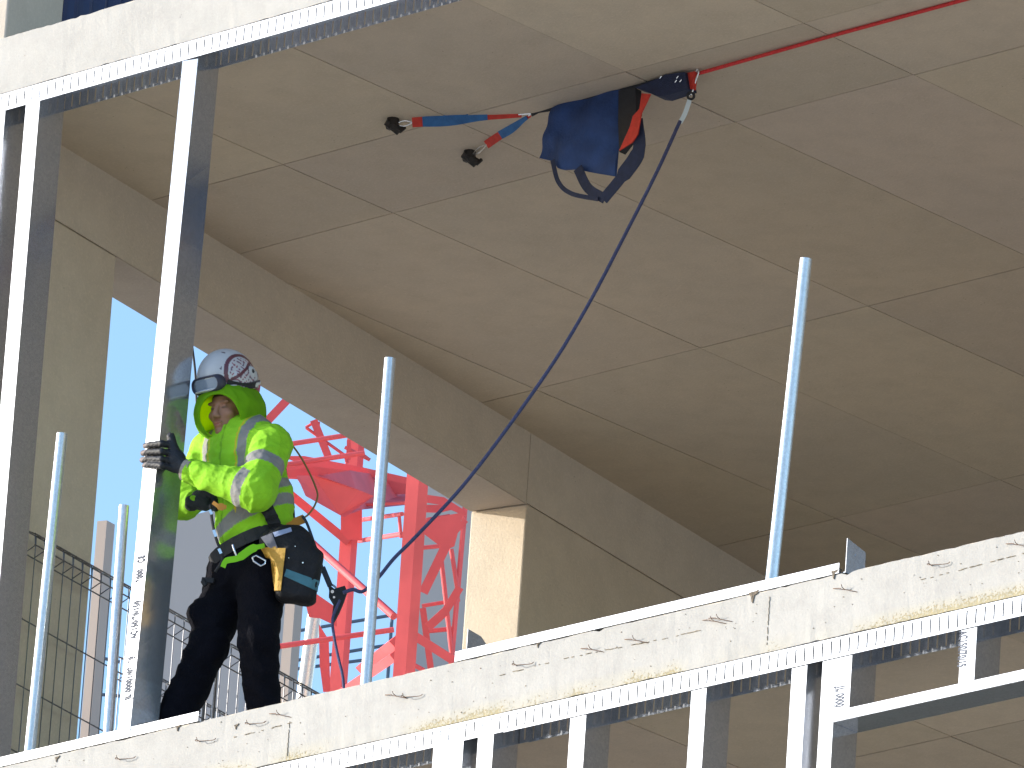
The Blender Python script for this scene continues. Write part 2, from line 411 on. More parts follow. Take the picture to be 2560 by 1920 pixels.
def stud_mesh(x0, x1, z0, z1, y0=.0045, D_=.148, dx_top=0.0, t=.0016, web_right=True, lip=.016, twist=None):
    """C section: flange to the street, web, flange inside, returned lips; dx_top leans it"""
    mb = MB(); ww = x1-x0
    if web_right: prof = [(0, 0), (ww, 0), (ww, D_), (0, D_), (0, D_-lip), (t, D_-lip), (t, D_-t), (ww-t, D_-t), (ww-t, t), (t, t), (t, lip), (0, lip)]
    else: prof = [(ww-x, y) for x, y in [(0, 0), (ww, 0), (ww, D_), (0, D_), (0, D_-lip), (t, D_-lip), (t, D_-t), (ww-t, D_-t), (ww-t, t), (t, t), (t, lip), (0, lip)]]
    n = len(prof); K = 24 if twist else 1; vs = []; fs = []
    for k in range(K+1):
        f_ = k/K; a = radians(twist[0]+(twist[1]-twist[0])*f_) if twist else 0      # turned about its front left arris
        for x, y in prof:
            vs.append((x0+x*cos(a)+y*sin(a)+dx_top*f_, y0-x*sin(a)+y*cos(a), z0+(z1-z0)*f_))
        if k: fs += [(n*(k-1)+i, n*(k-1)+(i+1) % n, n*k+(i+1) % n, n*k+i) for i in range(n)]
    mb.add(vs, fs); mb.f += [tuple(range(n)), tuple(range(n*K, n*K+n))]; mb.c += [(1, 1, 1)]*2
    return mb
def stud(x0, x1, z0, z1, label, **k):
    o = stud_mesh(x0, x1, z0, z1, **k).obj('steel_stud', M_steel)
    return tag(o, label, 'steel stud', 'galvanised steel studs')
def text_on(parent, s_, size, origin, xdir, ydir, off=-.0012, sx=1.0):
    cu = bpy.data.curves.new('tmp', 'FONT'); cu.body = s_; cu.size = size; cu.extrude = .0002; cu.offset = .0022; cu.space_character = 1.12
    o = bpy.data.objects.new('tmp', cu); col.objects.link(o)
    dg = bpy.context.evaluated_depsgraph_get(); me = bpy.data.meshes.new_from_object(o.evaluated_get(dg))
    bpy.data.objects.remove(o)
    X = Vector(xdir).normalized()*sx; Y = Vector(ydir).normalized(); Z = X.cross(Y).normalized()
    M_ = Matrix(((X[0], Y[0], Z[0], origin[0]), (X[1], Y[1], Z[1], origin[1]+off), (X[2], Y[2], Z[2], origin[2]), (0, 0, 0, 1)))
    me.transform(M_); me.materials.clear(); me.materials.append(M_print); me.name = 'printed_text'
    t = bpy.data.objects.new('printed_text', me); col.objects.link(t); t.parent = parent; return t

main = stud(-2.290, -2.205, .004, H-.004, 'tall leaning steel stud with printed lettering held by the worker', dx_top=.072, twist=(8, -7))
def main_text(py, body, sx):
    z = on(330, py, 1, .0045)[2]; f_ = z/(H-.008); a = radians(8-15*f_); xo = .066
    o = (-2.290+.072*f_+xo*cos(a), .0045-xo*sin(a), z)
    text_on(main, body, .062, o, (.0227, 0, 1), (-cos(a), sin(a), 0), sx=sx, off=-.0032)
main_text(1748, 'JL 00001/03690', .44); main_text(1600, 'AC150/70/150', .42); main_text(1460, '3000   CE', .42)
stud(-3.178, -3.092, .004, H-.004, 'bright steel stud standing left of the one the worker holds', D_=.15)
stud(-3.392, -3.306, .004, H-.004, 'steel stud cut off by the left border of the photo', D_=.15)
zb = -3.3; zt = -T-.008
S_ = lambda x0, x1, lab, z0=zb, **k: stud(x0, x1, z0, zt, lab, **k)
S_(-.415, -.330, 'left stud of the tight pair under the lower slab, leftmost stud down there')
S_(-.328, -.245, 'right stud of the tight pair under the lower slab, faintly bluer front', web_right=True)
S_(-.163, -.075, 'stud just right of the tight pair under the lower slab')
S_(.354, .441, 'lone stud under the lower slab, next right after the group of three')
S_(1.020, 1.102, 'lone stud under the lower slab, left of the window opening framing')
S_(1.564, 1.646, 'left jamb stud of the window framing under the lower slab')
S_(1.729, 1.804, 'jamb stud of the window framing touching the left end of the transom')
c1 = S_(1.8075, 1.886, 'short printed stud on the left end of the transom', z0=-.588)
c2 = S_(2.463, 2.545, 'short printed stud on the transom near the right border', z0=-.588)
p = on(2103, 1715, 1, .0045); text_on(c1, 'JL 0000', .062, (p[0]-.024, p[1], p[2]), (0, 0, -1), (1, 0, 0), sx=.42)
p = on(2409, 1562, 1, .0045); text_on(c2, '/  AC150/70/15', .060, (p[0]-.018, p[1], p[2]), (0, 0, -1), (1, 0, 0), sx=.42)
mb = MB(); xt = 1.8065
mb.box((xt, -.002, -.632), (7.4, -.0005, -.588)); mb.box((xt, .154, -.632), (7.4, .1555, -.588)); mb.box((xt, -.0005, -.6335), (7.4, .154, -.632))
tag(mb.obj('transom_track', M_steel), 'bright horizontal steel transom under the lower slab at lower right', 'steel track', 'steel tracks')
stud(3.3, 3.385, zb, zt, 'steel stud right of the photo border under the lower slab')

# scaffold tubes standing along the slab edge
def pole(pa, pb, y, r, label, ztop=None):
    a = on(*pa, 1, y); b = on(*pb, 1, y)
    t = (b-a)/(b[2]-a[2]); foot = a+t*(0.004-a[2])
    mb = MB()
    mb.tube([foot, a], r, 20, cap=False); mb.tube([foot, a], r-.004, 20, cap=False)
    ax = (a-foot)/np.linalg.norm(a-foot); e1 = np.cross(ax, [0, 1., 0]); e1 /= np.linalg.norm(e1); e2 = np.cross(ax, e1)
    for c_ in (a, foot):
        vs = [c_+rr*(cos(2*pi*k/20)*e1+sin(2*pi*k/20)*e2) for rr in (r, r-.004) for k in range(20)]
        mb.add(vs, [(k, (k+1) % 20, 20+(k+1) % 20, 20+k) for k in range(20)])
    mb.box((foot[0]-.045, foot[1]-.045, .0035), (foot[0]+.045, foot[1]+.045, .0095))
    return tag(mb.obj('scaffold_tube', M_tube, smooth=True), label, 'metal tube', 'upright tubes on the slab')
pole((155, 1085), (75, 1870), .09, .0245, 'upright tube between the two left studs, in front of the concrete column')
pole((310, 1265), (270, 1835), .09, .0225, 'shorter white shining tube just left of the stud the worker holds')
pole((975, 897), (915, 1705), .08, .0245, 'upright tube in front of the red crane, right of the worker')
pole((2015, 648), (1930, 1440), .075, .0255, 'tallest upright tube, alone at the right under the soffit')

def bracket(poly_px, y, label, t=.003):
    mb = MB(); P = [on(*q, 1, y) for q in poly_px]; mb.prism(P, (0, t, 0))
    z0 = min(p_[2] for p_ in P); x0 = min(p_[0] for p_ in P); x1 = max(p_[0] for p_ in P)
    mb.box((x0, y+t, .004), (x1, y+.06, .0075))
    c_ = sum(P)/len(P); mb.tube([c_+np.array([0, -.004, 0]), c_+np.array([0, .001, 0])], .006, 10)
    return tag(mb.obj('angle_bracket', M_steel), label, 'bracket', 'steel brackets')
def bracket_x(pxy, h_, d_, y0, label):
    """plate standing square to the facade"""
    p = on(*pxy, 1, y0); mb = MB()
    mb.prism([(p[0], y0, .004), (p[0], y0+d_, .004), (p[0], y0+d_, h_-.028), (p[0], y0, h_)], (.003, 0, 0))
    mb.box((p[0]-.04, y0, .004), (p[0]-.001, y0+d_, .008))
    mb.tube([(p[0]-.002, y0+d_*.5, h_*.62), (p[0]+.006, y0+d_*.5, h_*.62)], .005, 8)
    return tag(mb.obj('angle_bracket', M_steel), label, 'bracket', 'steel brackets')
bracket_x((2112, 1440), .150, .115, .01, 'small upright steel plate at the right end of the long base track')
p = on(1160, 1640, 1, .02)
mb = MB(); mb.prism([(p[0]+.01, .02, .01), (p[0]+.01, .16, .01), (p[0]+.01, .16, .095), (p[0]+.01, .10, .135), (p[0]+.01, .02, .145)], (.003, 0, 0))
mb.tube([(p[0]+.006, .1, .085), (p[0]+.019, .1, .085)], .008, 10); mb.box((p[0]-.04, .02, .004), (p[0]+.009, .16, .008))
tag(mb.obj('angle_bracket', M_steel), 'dull steel bracket at the foot of the sunlit wall end', 'bracket', 'steel brackets')

# ------------------------------------------------------------------ wire mesh edge barrier along the flank
def barrier(ya, yb, off, label, ztop=1.315, r=.0026):
    root = empty('mesh_barrier', tuple(wpt(ya, off)), label, 'mesh barrier', 'wire mesh barriers')
    base = Vector(root.location)
    L = (yb-ya)*1.0196; d = WD/np.linalg.norm(WD); nrm = np.array([d[1], -d[0], 0])
    P = lambda s_, n_, z: d*s_+nrm*n_+np.array([0, 0, z])
    mb = MB(); k = int(L/.075)
    for i in range(k+1):
        s_ = i*.075
        mb.tube([P(s_, 0, .03), P(s_, 0, ztop)], r, 6)
        mb.tube([P(s_, 0, ztop), P(s_, .045, ztop-.02), P(s_, .05, ztop-.075), P(s_, .002, ztop-.10)], r, 6)
        if i < k:
            mb.tube([P(s_, .0, ztop), P(s_+.0375, .047, ztop-.02), P(s_+.075, .0, ztop)], r*.9, 5)
    mb.obj('vertical_wires', M_wire, root)
    mb = MB()
    for z, n_ in ((ztop, -.005), (ztop-.022, .05), (ztop-.075, .055), (ztop-.105, -.005), (ztop-.40, -.005), (ztop-.70, -.005), (ztop-1.0, -.005), (.10, -.005)):
        mb.tube([P(-.01, n_, z), P(L+.01, n_, z)], r*1.25, 6)
    mb.obj('horizontal_wires', M_wire, root)
    for s_ in (.02, L-.02):
        mb = MB(); mb.tube([P(s_, -.035, .005), P(s_, -.035, ztop-.05)], .0085, 8); mb.obj('post', M_wire, root)
    return root
barrier(.50, 2.02, -.06, 'wire mesh barrier panel in front of the left concrete column')
barrier(2.06, 4.40, -.06, 'wire mesh barrier panel behind the worker\'s legs, running into the building')
barrier(1.72, 4.30, .30, 'outer wire mesh barrier panel doubled behind the one at the worker\'s legs', ztop=1.19)

# ------------------------------------------------------------------ tower crane beyond the flank
W0 = 66.0
crane = empty('tower_crane', tuple(far(930, 1500, W0)*np.array([1, 1, 0])+np.array([0, 0, -17.4])), 'red tower crane mast with platform seen through the opening behind the worker', 'crane')
CL = Vector(crane.location)
def part(mb, name, m_=M_red, smooth=False, parent=crane):
    o = mb.obj(name, m_, None, smooth); o.parent = parent; o.matrix_parent_inverse = Matrix.Translation(-CL); return o
def thick(pxw, w_): return pxw*w_/F
def leg(top, bot, wd, lw, rw, name='mast_leg'):
    """square hollow section set corner-on: two faces show"""
    a = far(*top, wd); b = far(*bot, wd)
    t = (b-a)/(b[2]-a[2]); A = a+t*(.9); B = a+t*(-17.4-a[2])
    mb = MB(); e1 = np.array([-r0[0]*.8-FW[0]*.0, -r0[1]*.8, 0])
    l_ = thick(lw, wd); r_ = thick(rw, wd)
    back = np.array([FW[0], FW[1], 0])/cp_
    q = [r0*(-l_)+back*l_*.35, np.zeros(3), r0*r_+back*r_*.9, r0*(r_-l_)+back*(l_*.35+r_*.9)]
    mb.add([A+x for x in q]+[B+x for x in q], [(0,1,2,3), (7,6,5,4), (0,4,5,1), (1,5,6,2), (2,6,7,3), (3,7,4,0)])
    return part(mb, name)
leg((1047, 1200), (1013, 1690), 63.5, 31, 24)
leg((884, 1278), (852, 1722), 66.5, 29, 15)
leg((1160, 1283), (1127, 1654), 66.5, 5, 8)
def strut(a, b, wd, wpx, name='brace', wd2=None, sq=False):
    A = far(*a, wd); B = far(*b, wd2 or wd); mb = MB(); t = thick(wpx, wd)
    if sq: mb.bar(A, B, t, t*.8, FW)
    else: mb.tube([A, B], t/2, 12)
    return part(mb, name, smooth=not sq)
# braces between the legs
strut((700, 1215), (868, 1352), 66, 21, wd2=66.5, sq=True)
strut((730, 1312), (985, 1541), 65, 19, wd2=64)
strut((902, 1300), (1005, 1285), 66.8, 11, wd2=64.5); strut((898, 1352), (1005, 1335), 66.8, 12, wd2=64.5)
strut((690, 1617), (985, 1574), 65.4, 14, 'handrail')
strut((905, 1672), (990, 1606), 66, 26, wd2=64, sq=True); strut((850, 1735), (988, 1640), 66, 22, wd2=64, sq=True)
strut((998, 1290), (1003, 1345), 64.6, 9)
strut((1116, 1362), (1058, 1482), 65.5, 24, sq=True); strut((1103, 1395), (1131, 1650), 66.5, 12)
strut((1128, 1372), (1144, 1475), 66.5, 12); strut((1050, 1370), (1112, 1364), 66, 11)
strut((1055, 1515), (1150, 1499), 66.6, 10); strut((1070, 1568), (1116, 1526), 65.6, 22, sq=True); strut((1112, 1530), (1150, 1468), 65.6, 20, sq=True)
strut((1068, 1578), (1140, 1571), 66.6, 12); strut((1057, 1520), (1078, 1680), 65.8, 16, sq=True); strut((1034, 1588), (1132, 1650), 65.2, 22, sq=True)
strut((1030, 1660), (1060, 1676), 65.2, 12); strut((1110, 1360), (1165, 1300), 65.5, 14, sq=True)
def plate(poly, wd, thick_m=.012, name='gusset_plate', depths=None):
    P = [far(*q, (depths[i] if depths else wd)) for i, q in enumerate(poly)]
    mb = MB(); mb.prism(P, FW*thick_m); return part(mb, name)
plate([(1055, 1300), (1095, 1292), (1158, 1281), (1136, 1366), (1114, 1376), (1060, 1335)], 64.9)
plate([(770, 1470), (790, 1484), (842, 1520), (842, 1566), (800, 1546), (772, 1543), (762, 1500)], 65.6)
plate([(797, 1560), (822, 1600), (826, 1730), (808, 1730), (799, 1660)], 66)
# platform: deep edge beams and a deck seen from below
plate([(700, 1140), (760, 1140), (905, 1168), (1020, 1194), (1020, 1211), (905, 1186), (745, 1157)], 66.2, .05, 'platform_beam')
plate([(700, 1160), (880, 1162), (1020, 1205), (1020, 1235), (960, 1236), (870, 1205), (700, 1196)], 66.6, .05, 'platform_beam')
plate([(700, 1177), (790, 1167), (875, 1176), (786, 1191), (700, 1193)], 65.2, .02, 'platform_toe_board')
plate([(740, 1192), (786, 1191), (875, 1176), (960, 1190), (1020, 1232), (1020, 1262), (905, 1274), (858, 1291), (767, 1236)], 0, .04, 'platform_deck',
      [65.0, 65.1, 65.6, 66.6, 67.0, 66.2, 65.4, 65.0, 65.0])
plate([(742, 1189), (784, 1189), (815, 1196), (900, 1226), (935, 1240), (862, 1293), (850, 1288), (764, 1240)], 0, .03, 'platform_beam',
      [64.6, 64.7, 64.7, 64.8, 64.9, 64.8, 64.8, 64.6])
plate([(852, 1276), (905, 1268), (905, 1352), (870, 1350), (852, 1330)], 66.0, .03)
plate([(1060, 1236), (1110, 1243), (1165, 1278), (1165, 1292), (1100, 1262), (1060, 1256)], 65.6, .04, 'platform_beam')
plate([(1060, 1262), (1105, 1262), (1140, 1272), (1100, 1282), (1060, 1281)], 65.8, .04, 'platform_beam')
strut((1066, 1300), (1125, 1290), 65.8, 11)
# handrails and posts over the platform
strut((700, 1114), (880, 1086), 65, 13, 'handrail'); strut((700, 1164), (912, 1132), 65, 13, 'handrail')
strut((784, 1050), (822, 1145), 65.8, 19, 'handrail_post', sq=True); strut((765, 1069), (866, 1141), 65.8, 8, 'handrail')
strut((764, 1069), (782, 1058), 65.8, 7, 'handrail'); strut((780, 1058), (800, 1058), 65.8, 8, 'handrail')
strut((872, 1100), (872, 1150), 65.8, 10, 'handrail_post', sq=True); strut((862, 1118), (925, 1150), 65.8, 9, 'handrail')
strut((650, 1072), (718, 1000), 66.4, 21, 'brace', sq=True)
strut((905, 1135), (925, 1150), 65.8, 8, 'handrail'); strut((864, 1140), (868, 1158), 65.8, 9, 'handrail_post')
strut((904, 1262), (1020, 1256), 65.6, 9)

# distant walls, posts and rails past the flank
def far_block(name, poly, wd, label, cat, m_, depth=8.0, group=None):
    """block standing on the ground: top edge given by two sight lines"""
    a, b = [far(*q, wd) for q in poly]; mb = MB()
    back = np.array([FW[0], FW[1], 0])/cp_*depth
    A = [np.array([*a[:2], z]) for z in (-17.4, a[2])]; B = [np.array([*b[:2], z]) for z in (-17.4, b[2])]
    mb.add([A[0], B[0], B[0]+back, A[0]+back, A[1], B[1], B[1]+back, A[1]+back], [(0,3,2,1),(4,5,6,7),(0,1,5,4),(1,2,6,5),(2,3,7,6),(3,0,4,7)])
    return tag(mb.obj(name, m_), label, cat, group)
far_block('distant_wall', [(400, 1309), (636, 1248)], 95, 'blank mauve grey wall far behind the worker\'s waist', 'wall', M_mauve)
far_block('distant_wall', [(1045, 1220), (1420, 1170)], 98, 'blank mauve grey wall far behind the right side of the crane', 'wall', M_mauve)
def far_post(px, py, wpx, wd, label, m_, name='concrete_post', group='far posts'):
    a = far(px, py, wd); wv = thick(wpx, wd); mb = MB()
    back = np.array([FW[0], FW[1], 0])/cp_
    q = [r0*(-wv*.45)+back*.0, r0*(wv*.1)-back*wv*.25, r0*(wv*.55)+back*wv*.4, r0*0+back*wv*.7]
    A = np.array([a[0], a[1], 0])
    mb.add([A+x+np.array([0, 0, -17.4]) for x in q]+[A+x+np.array([0, 0, a[2]]) for x in q], [(0,3,2,1),(4,5,6,7),(0,1,5,4),(1,2,6,5),(2,3,7,6),(3,0,4,7)])
    return tag(mb.obj(name, m_), label, 'post', group)
far_post(263, 1304, 44, 72, 'far square post with a warm and a cool face, left of the shining tube', M_post)
far_post(738, 1440, 44, 74, 'far square post seen right of the worker\'s thigh', M_post)
far_post(700, 1480, 30, 76, 'dull far post seen close behind the worker\'s thigh', M_mauve)
mb = MB(); a = far(787, 1536, 68); b = far(762, 1720, 68); t = (b-a)/(b[2]-a[2])
mb.tube([a, a+t*(-17.4-a[2])], thick(38, 68)/2, 20)
tag(mb.obj('steel_post', M_tube, smooth=True), 'thick shining round post below the red crane plate, behind the mesh', 'post', 'far posts')
mb = MB()
for a, b in (((740, 1578), (985, 1537)), ((735, 1652), (985, 1610)), ((730, 1674), (985, 1640)), ((232, 1640), (300, 1655)), ((232, 1735), (300, 1740))): mb.tube([far(*a, 84), far(*b, 84)], thick(9, 84)/2, 8)
for q in ((768, 1570), (764, 1670), (935, 1545), (980, 1545), (240, 1600)):
    a = far(*q, 84.1); mb.tube([a+np.array([0, 0, .0]), (a[0], a[1], -17.4)], thick(9, 84)/2, 8)
tag(mb.obj('guard_rail', M_rail), 'thin blue grey guard rails far behind the crane mast', 'railing')

# thin cable hanging beside the worker's helmet
mb = MB(); mb.tube(smooth_path([onw(480, 862, -.25), onw(488, 930, -.25), onw(492, 1010, -.25), onw(500, 1085, -.25), onw(504, 1150, -.25), onw(506, 1225, -.25)], 6), .0055, 8)
tag(mb.obj('hanging_cable', M_cable, smooth=True), 'thin dark cable hanging under the lintel behind the helmet', 'cable')

# ------------------------------------------------------------------ lifeline, rescue bag and anchors under the soffit
YL = 1.455
def L_(px, py, y=YL): return on(px, py, 1, y)
rope = MB(); rope.tube([L_(1738, 186, 1.47), L_(2100, 84, 1.47), L_(2460, -14, 1.47), L_(3300, -240, 1.47)], .0085, 10)
tag(rope.obj('red_lifeline', M_redr, smooth=True), 'taut red rope running under the soffit to the upper right', 'rope')
def anchor(p1, hub, w1, lab, head_px):
    root = empty('anchor_sling', tuple(on(*head_px, 2, H)), lab, 'sling', 'anchor slings')
    RL = Vector(root.location)
    def prt(mb, name, m_, smooth=False):
        o = mb.obj(name, m_, None, smooth); o.parent = root; o.matrix_parent_inverse = Matrix.Translation(-RL)
    h = on(*head_px, 2, H-.03)
    mb = MB(); hs = .026
    mb.tube([h+np.array([0, 0, .03]), h+np.array([0, 0, -.012])], .028, 12)
    mb.tube([h+np.array([-.012, -.03, .004]), h+np.array([.016, .030, -.026])], [.018, .024], 8); mb.tube([h+np.array([-.03, .01, .0]), h+np.array([.018, -.012, -.020])], [.020, .014], 7)
    mb.tube([h+np.array([.012, .0, -.02]), h+np.array([.03, .02, -.035]), h+np.array([.035, .04, -.01])], .009, 8)
    prt(mb, 'anchor_head', mat('rusted anchor iron', (.035, .028, .024), .6, .4, .4, 60))
    s0 = L3(p1[0], p1[1], 0); 
    def along(t): return h*(1-t)+hub*t
    tt = p1
    mb = MB(); pr = [along(tt[0]*.15), along(tt[0]*.6)+np.array([0, 0, .012]), along(tt[0]*1.05)]
    mb.tube(smooth_path(pr, 4), .0028, 6)
    pr = [along(tt[0]*.15), along(tt[0]*.6)-np.array([0, 0, .014]), along(tt[0]*1.05)]; mb.tube(smooth_path(pr, 4), .0028, 6)
    prt(mb, 'wire_loop', M_alu, True)
    mb = MB(); mb.ribbon([along(tt[0]), along(tt[1])], w1*.72, .008, FW); mb.ribbon([along(tt[2]), along(tt[3])], w1*.45, .006, FW)
    mb.ribbon([along(tt[2])+np.array([0, 0, .010]), along(tt[3])+np.array([0, 0, .006])], .008, .006, FW)
    prt(mb, 'red_webbing', M_redw)
    mb = MB(); k = 8
    mb.ribbon([along(tt[1]-.005+(tt[2]-tt[1]+.01)*i/k) for i in range(k+1)], [w1*(.72+.28*sin(pi*min(1, i/k*1.2))-.25*(i/k)) for i in range(k+1)], .016, FW)
    prt(mb, 'padded_sleeve', M_sleeve)
    mb = MB(); mb.tube([along(tt[3]-.02), hub], .005, 8); prt(mb, 'steel_ring', M_alu, True)
def L3(a, b, c): return None
hub = L_(1328, 284)
anchor((.14, .22, .68, .93), hub, .060, 'left anchor sling with long fat blue sleeve bolted to the soffit', (982, 310))
anchor((.27, .50, .92, .98), hub, .052, 'right anchor sling with short red and blue webbing bolted to the soffit', (1174, 391))

bag = empty('rescue_bag', tuple(L_(1450, 250)), 'blue fabric bag hanging under the soffit with dark straps and red flash', 'bag')
BL = Vector(bag.location)
def bp(mb, name, m_, smooth=False):
    o = mb.obj(name, m_, None, smooth); o.parent = bag; o.matrix_parent_inverse = Matrix.Translation(-BL); return o
def cloth_poly(poly, y, t, sag=.0):
    mb = MB(); mb.prism([L_(q[0], q[1], y) for q in poly], (0, t, 0)); return mb
mb = MB()
# bag body as a softly quilted panel
TL, TR, BR, BLq = (1381, 268), (1556, 224), (1537, 440), (1347, 394)
n1, n2 = 16, 14
bottom = [(1347, 394), (1382, 402), (1400, 424), (1440, 422), (1478, 430), (1537, 440)]
def bpos(u, v):
    tx = TL[0]+(TR[0]-TL[0])*u; ty = TL[1]+(TR[1]-TL[1])*u
    s_ = u*(len(bottom)-1); i = min(int(s_), len(bottom)-2); f_ = s_-i
    bx = bottom[i][0]*(1-f_)+bottom[i+1][0]*f_; by = bottom[i][1]*(1-f_)+bottom[i+1][1]*f_
    return L_(tx*(1-v)+bx*v, ty*(1-v)+by*v)
vs = []; fs = []
for side in (0, 1):
    for j in range(n2+1):
        for i in range(n1+1):
            u, v = i/n1, j/n2; p = bpos(u, v)
            puff = .035*sin(pi*min(1, max(0, u)))**.5*sin(pi*min(1, v*.9+.08))**.6+.008*sin(u*9+v*4)+.006*sin(v*13-u*3)
            vs.append(p+np.array([0, (-puff if side == 0 else .012), 0]))
N1 = n1+1; off = (n1+1)*(n2+1)
for j in range(n2):
    for i in range(n1):
        a = j*N1+i; fs.append((a, a+N1, a+N1+1, a+1)); fs.append((off+a, off+a+1, off+a+N1+1, off+a+N1))
for i in range(n1): fs += [(i, i+1, off+i+1, off+i), (n2*N1+i, off+n2*N1+i, off+n2*N1+i+1, n2*N1+i+1)]
for j in range(n2): fs += [(j*N1, off+j*N1, off+(j+1)*N1, (j+1)*N1), (j*N1+n1, (j+1)*N1+n1, off+(j+1)*N1+n1, off+j*N1+n1)]
mb.add(vs, fs); bp(mb, 'bag_body', M_blueb, True)
bp(cloth_poly([(1546, 226), (1588, 220), (1590, 280), (1572, 350), (1548, 380), (1545, 310)], YL-.02, .04), 'side_panel', M_black)
mb = MB(); mb.ribbon(smooth_path([L_(*q, YL-.03) for q in ((1381, 400), (1396, 455), (1429, 484), (1495, 498))], 6), [.020]*19, .004, (.3, -.9, -.3)); bp(mb, 'strap', M_navy)
mb = MB(); mb.ribbon(smooth_path([L_(*q, YL-.02) for q in ((1444, 420), (1470, 470), (1512, 497))], 6), [.044]*13, .006, (.3, -.9, -.3)); bp(mb, 'strap', M_navy)
mb = MB(); mb.ribbon(smooth_path([L_(*q, YL-.035) for q in ((1592, 300), (1597, 375), (1560, 435), (1508, 499))], 6), [.056]*7+[.066]*6+[.046]*6, .008, (.3, -.9, -.3)); bp(mb, 'strap', M_navy)
bp(cloth_poly([(1604, 233), (1626, 235), (1603, 283), (1594, 335), (1580, 356), (1548, 376), (1574, 318), (1582, 290), (1598, 272)], YL-.055, .006), 'red_flash', M_redw)
mb = MB(); mb.ribbon([L_(1326, 284), L_(1345, 272), L_(1385, 268)], [.030, .038, .030], .014, FW); mb.ribbon([L_(1380, 268), L_(1560, 224), L_(1650, 198)], .022, .012, FW); bp(mb, 'top_tape', M_black)
mb = MB(); P = [(1588, 219), (1645, 196), (1664, 186), (1712, 180), (1719, 222), (1658, 242), (1640, 240), (1612, 226)]
mb.prism([L_(*q, YL-.03) for q in P], (0, .06, 0)); bp(mb, 'black_pouch', M_navy)
mb = MB()
for q in ((1650, 196), (1692, 196), (1700, 205), (1688, 206)):
    c_ = L_(*q, YL-.034); mb.tube([c_, c_+np.array([.012, -.002, .008])], .0035, 6)
bp(mb, 'buckle', M_alu)
mb = MB(); mb.prism([L_(*q, YL-.012) for q in ((1712, 183), (1737, 178), (1732, 222), (1716, 222))], (0, .02, 0)); bp(mb, 'red_tab', M_redw)
car = empty('carabiner', tuple(L_(1734, 200)), 'silver carabiner joining the red rope and the blue rope', 'carabiner'); CL2 = Vector(car.location)
mb = MB(); mb.tube(smooth_path([L_(*q) for q in ((1743, 172), (1736, 192), (1722, 228), (1728, 236), (1738, 205), (1747, 178), (1743, 172))], 5), .0042, 8)
o = mb.obj('clip', M_alu, None, True); o.parent = car; o.matrix_parent_inverse = Matrix.Translation(-CL2)
mb = MB(); c_ = L_(1727, 240); mb.tube([c_+.014*(cos(a)*RT+sin(a)*UP) for a in np.linspace(0, 2*pi, 17)], .006, 8, cap=False)
o = mb.obj('swivel_eye', M_black, None, True); o.parent = car; o.matrix_parent_inverse = Matrix.Translation(-CL2)
# blue rope to the worker
bp_px = [(1700, 303, 1.43), (1643, 428, 1.335), (1562, 588, 1.23), (1476, 752, 1.12), (1388, 900, 1.02), (1273, 1064, .90), (1157, 1215, .79), (1041, 1340, .69), (985, 1396, .645), (945, 1445, .61), (908, 1478, .57), (882, 1474, .54), (858, 1482, .51)]
mb = MB(); mb.tube(smooth_path([L_(a, b, c) for a, b, c in bp_px], 6), .0082, 10)
tail = [(850, 1500, .5), (832, 1545, .49), (835, 1590, .48), (846, 1645, .47), (858, 1700, .46), (862, 1790, .45)]
mb.tube(smooth_path([L_(a, b, c) for a, b, c in tail], 6), .0062, 10)
tag(mb.obj('blue_rope', M_bluer, smooth=True), 'long blue rope hanging from the carabiner down to the worker', 'rope')
mb = MB(); mb.ribbon(smooth_path([L_(1724, 250), L_(1712, 285), L_(1700, 307)], 3), [.02]*7, .014, FW)
o = mb.obj('rope_sleeve', M_white, None); o.parent = car; o.matrix_parent_inverse = Matrix.Translation(-CL2)
# faint streaks the boards left, and a red setting-out mark on the lower soffit
a = on(1530, 1845, 2, -T); b = on(1566, 1857, 2, -T)
mb = MB(); mb.bar(a+np.array([0, 0, -.004]), b+np.array([0, 0, -.004]), .03, .002, (0, 0, 1)); o = mb.obj('red_mark', mat('red marker', (.45, .03, .02), .8), frame)

#PERSON
# ------------------------------------------------------------------ the worker, modelled as blended solids in his own frame
X0 = np.array([-1.957, .414, 0.0])            # where he stands
RH = r0.copy(); DH = np.array([FW[0], FW[1], 0])/cp_      # his frame: local x to the right, local y away, z up
def lp(px, py, q):
    """point of a sight line in the upright plane at depth q of the worker's frame, in that frame"""
    d = ray(px, py); t = (q-((CAM-X0)@DH))/(d@DH); P = CAM+t*d-X0
    return np.array([P@RH, q, P[2]])
def sseg(P, a, b, ra, rb):
    a = np.array(a); b = np.array(b); ba = b-a; t = np.clip(((P-a)@ba)/(ba@ba), 0, 1)
    return np.linalg.norm(P-a-t[..., None]*ba, axis=-1)-(ra+(rb-ra)*t)
def sell(P, c, r, R_=None):
    q = P-np.array(c)
    if R_ is not None: q = q@R_
    r = np.array(r); k0 = np.linalg.norm(q/r, axis=-1); k1 = np.linalg.norm(q/(r*r), axis=-1)+1e-9
    return k0*(k0-1)/k1
def sbox(P, c, h, R_=None, rd=.01):
    q = P-np.array(c)
    if R_ is not None: q = q@R_
    q = np.abs(q)-(np.array(h)-rd)
    return np.linalg.norm(np.maximum(q, 0), axis=-1)+np.minimum(q.max(-1), 0)-rd
def smin(a, b, k=.03):
    h = np.clip(.5+.5*(b-a)/k, 0, 1); return b*(1-h)+a*h-k*h*(1-h)
def smax(a, b, k=.01): return -smin(-a, -b, k)
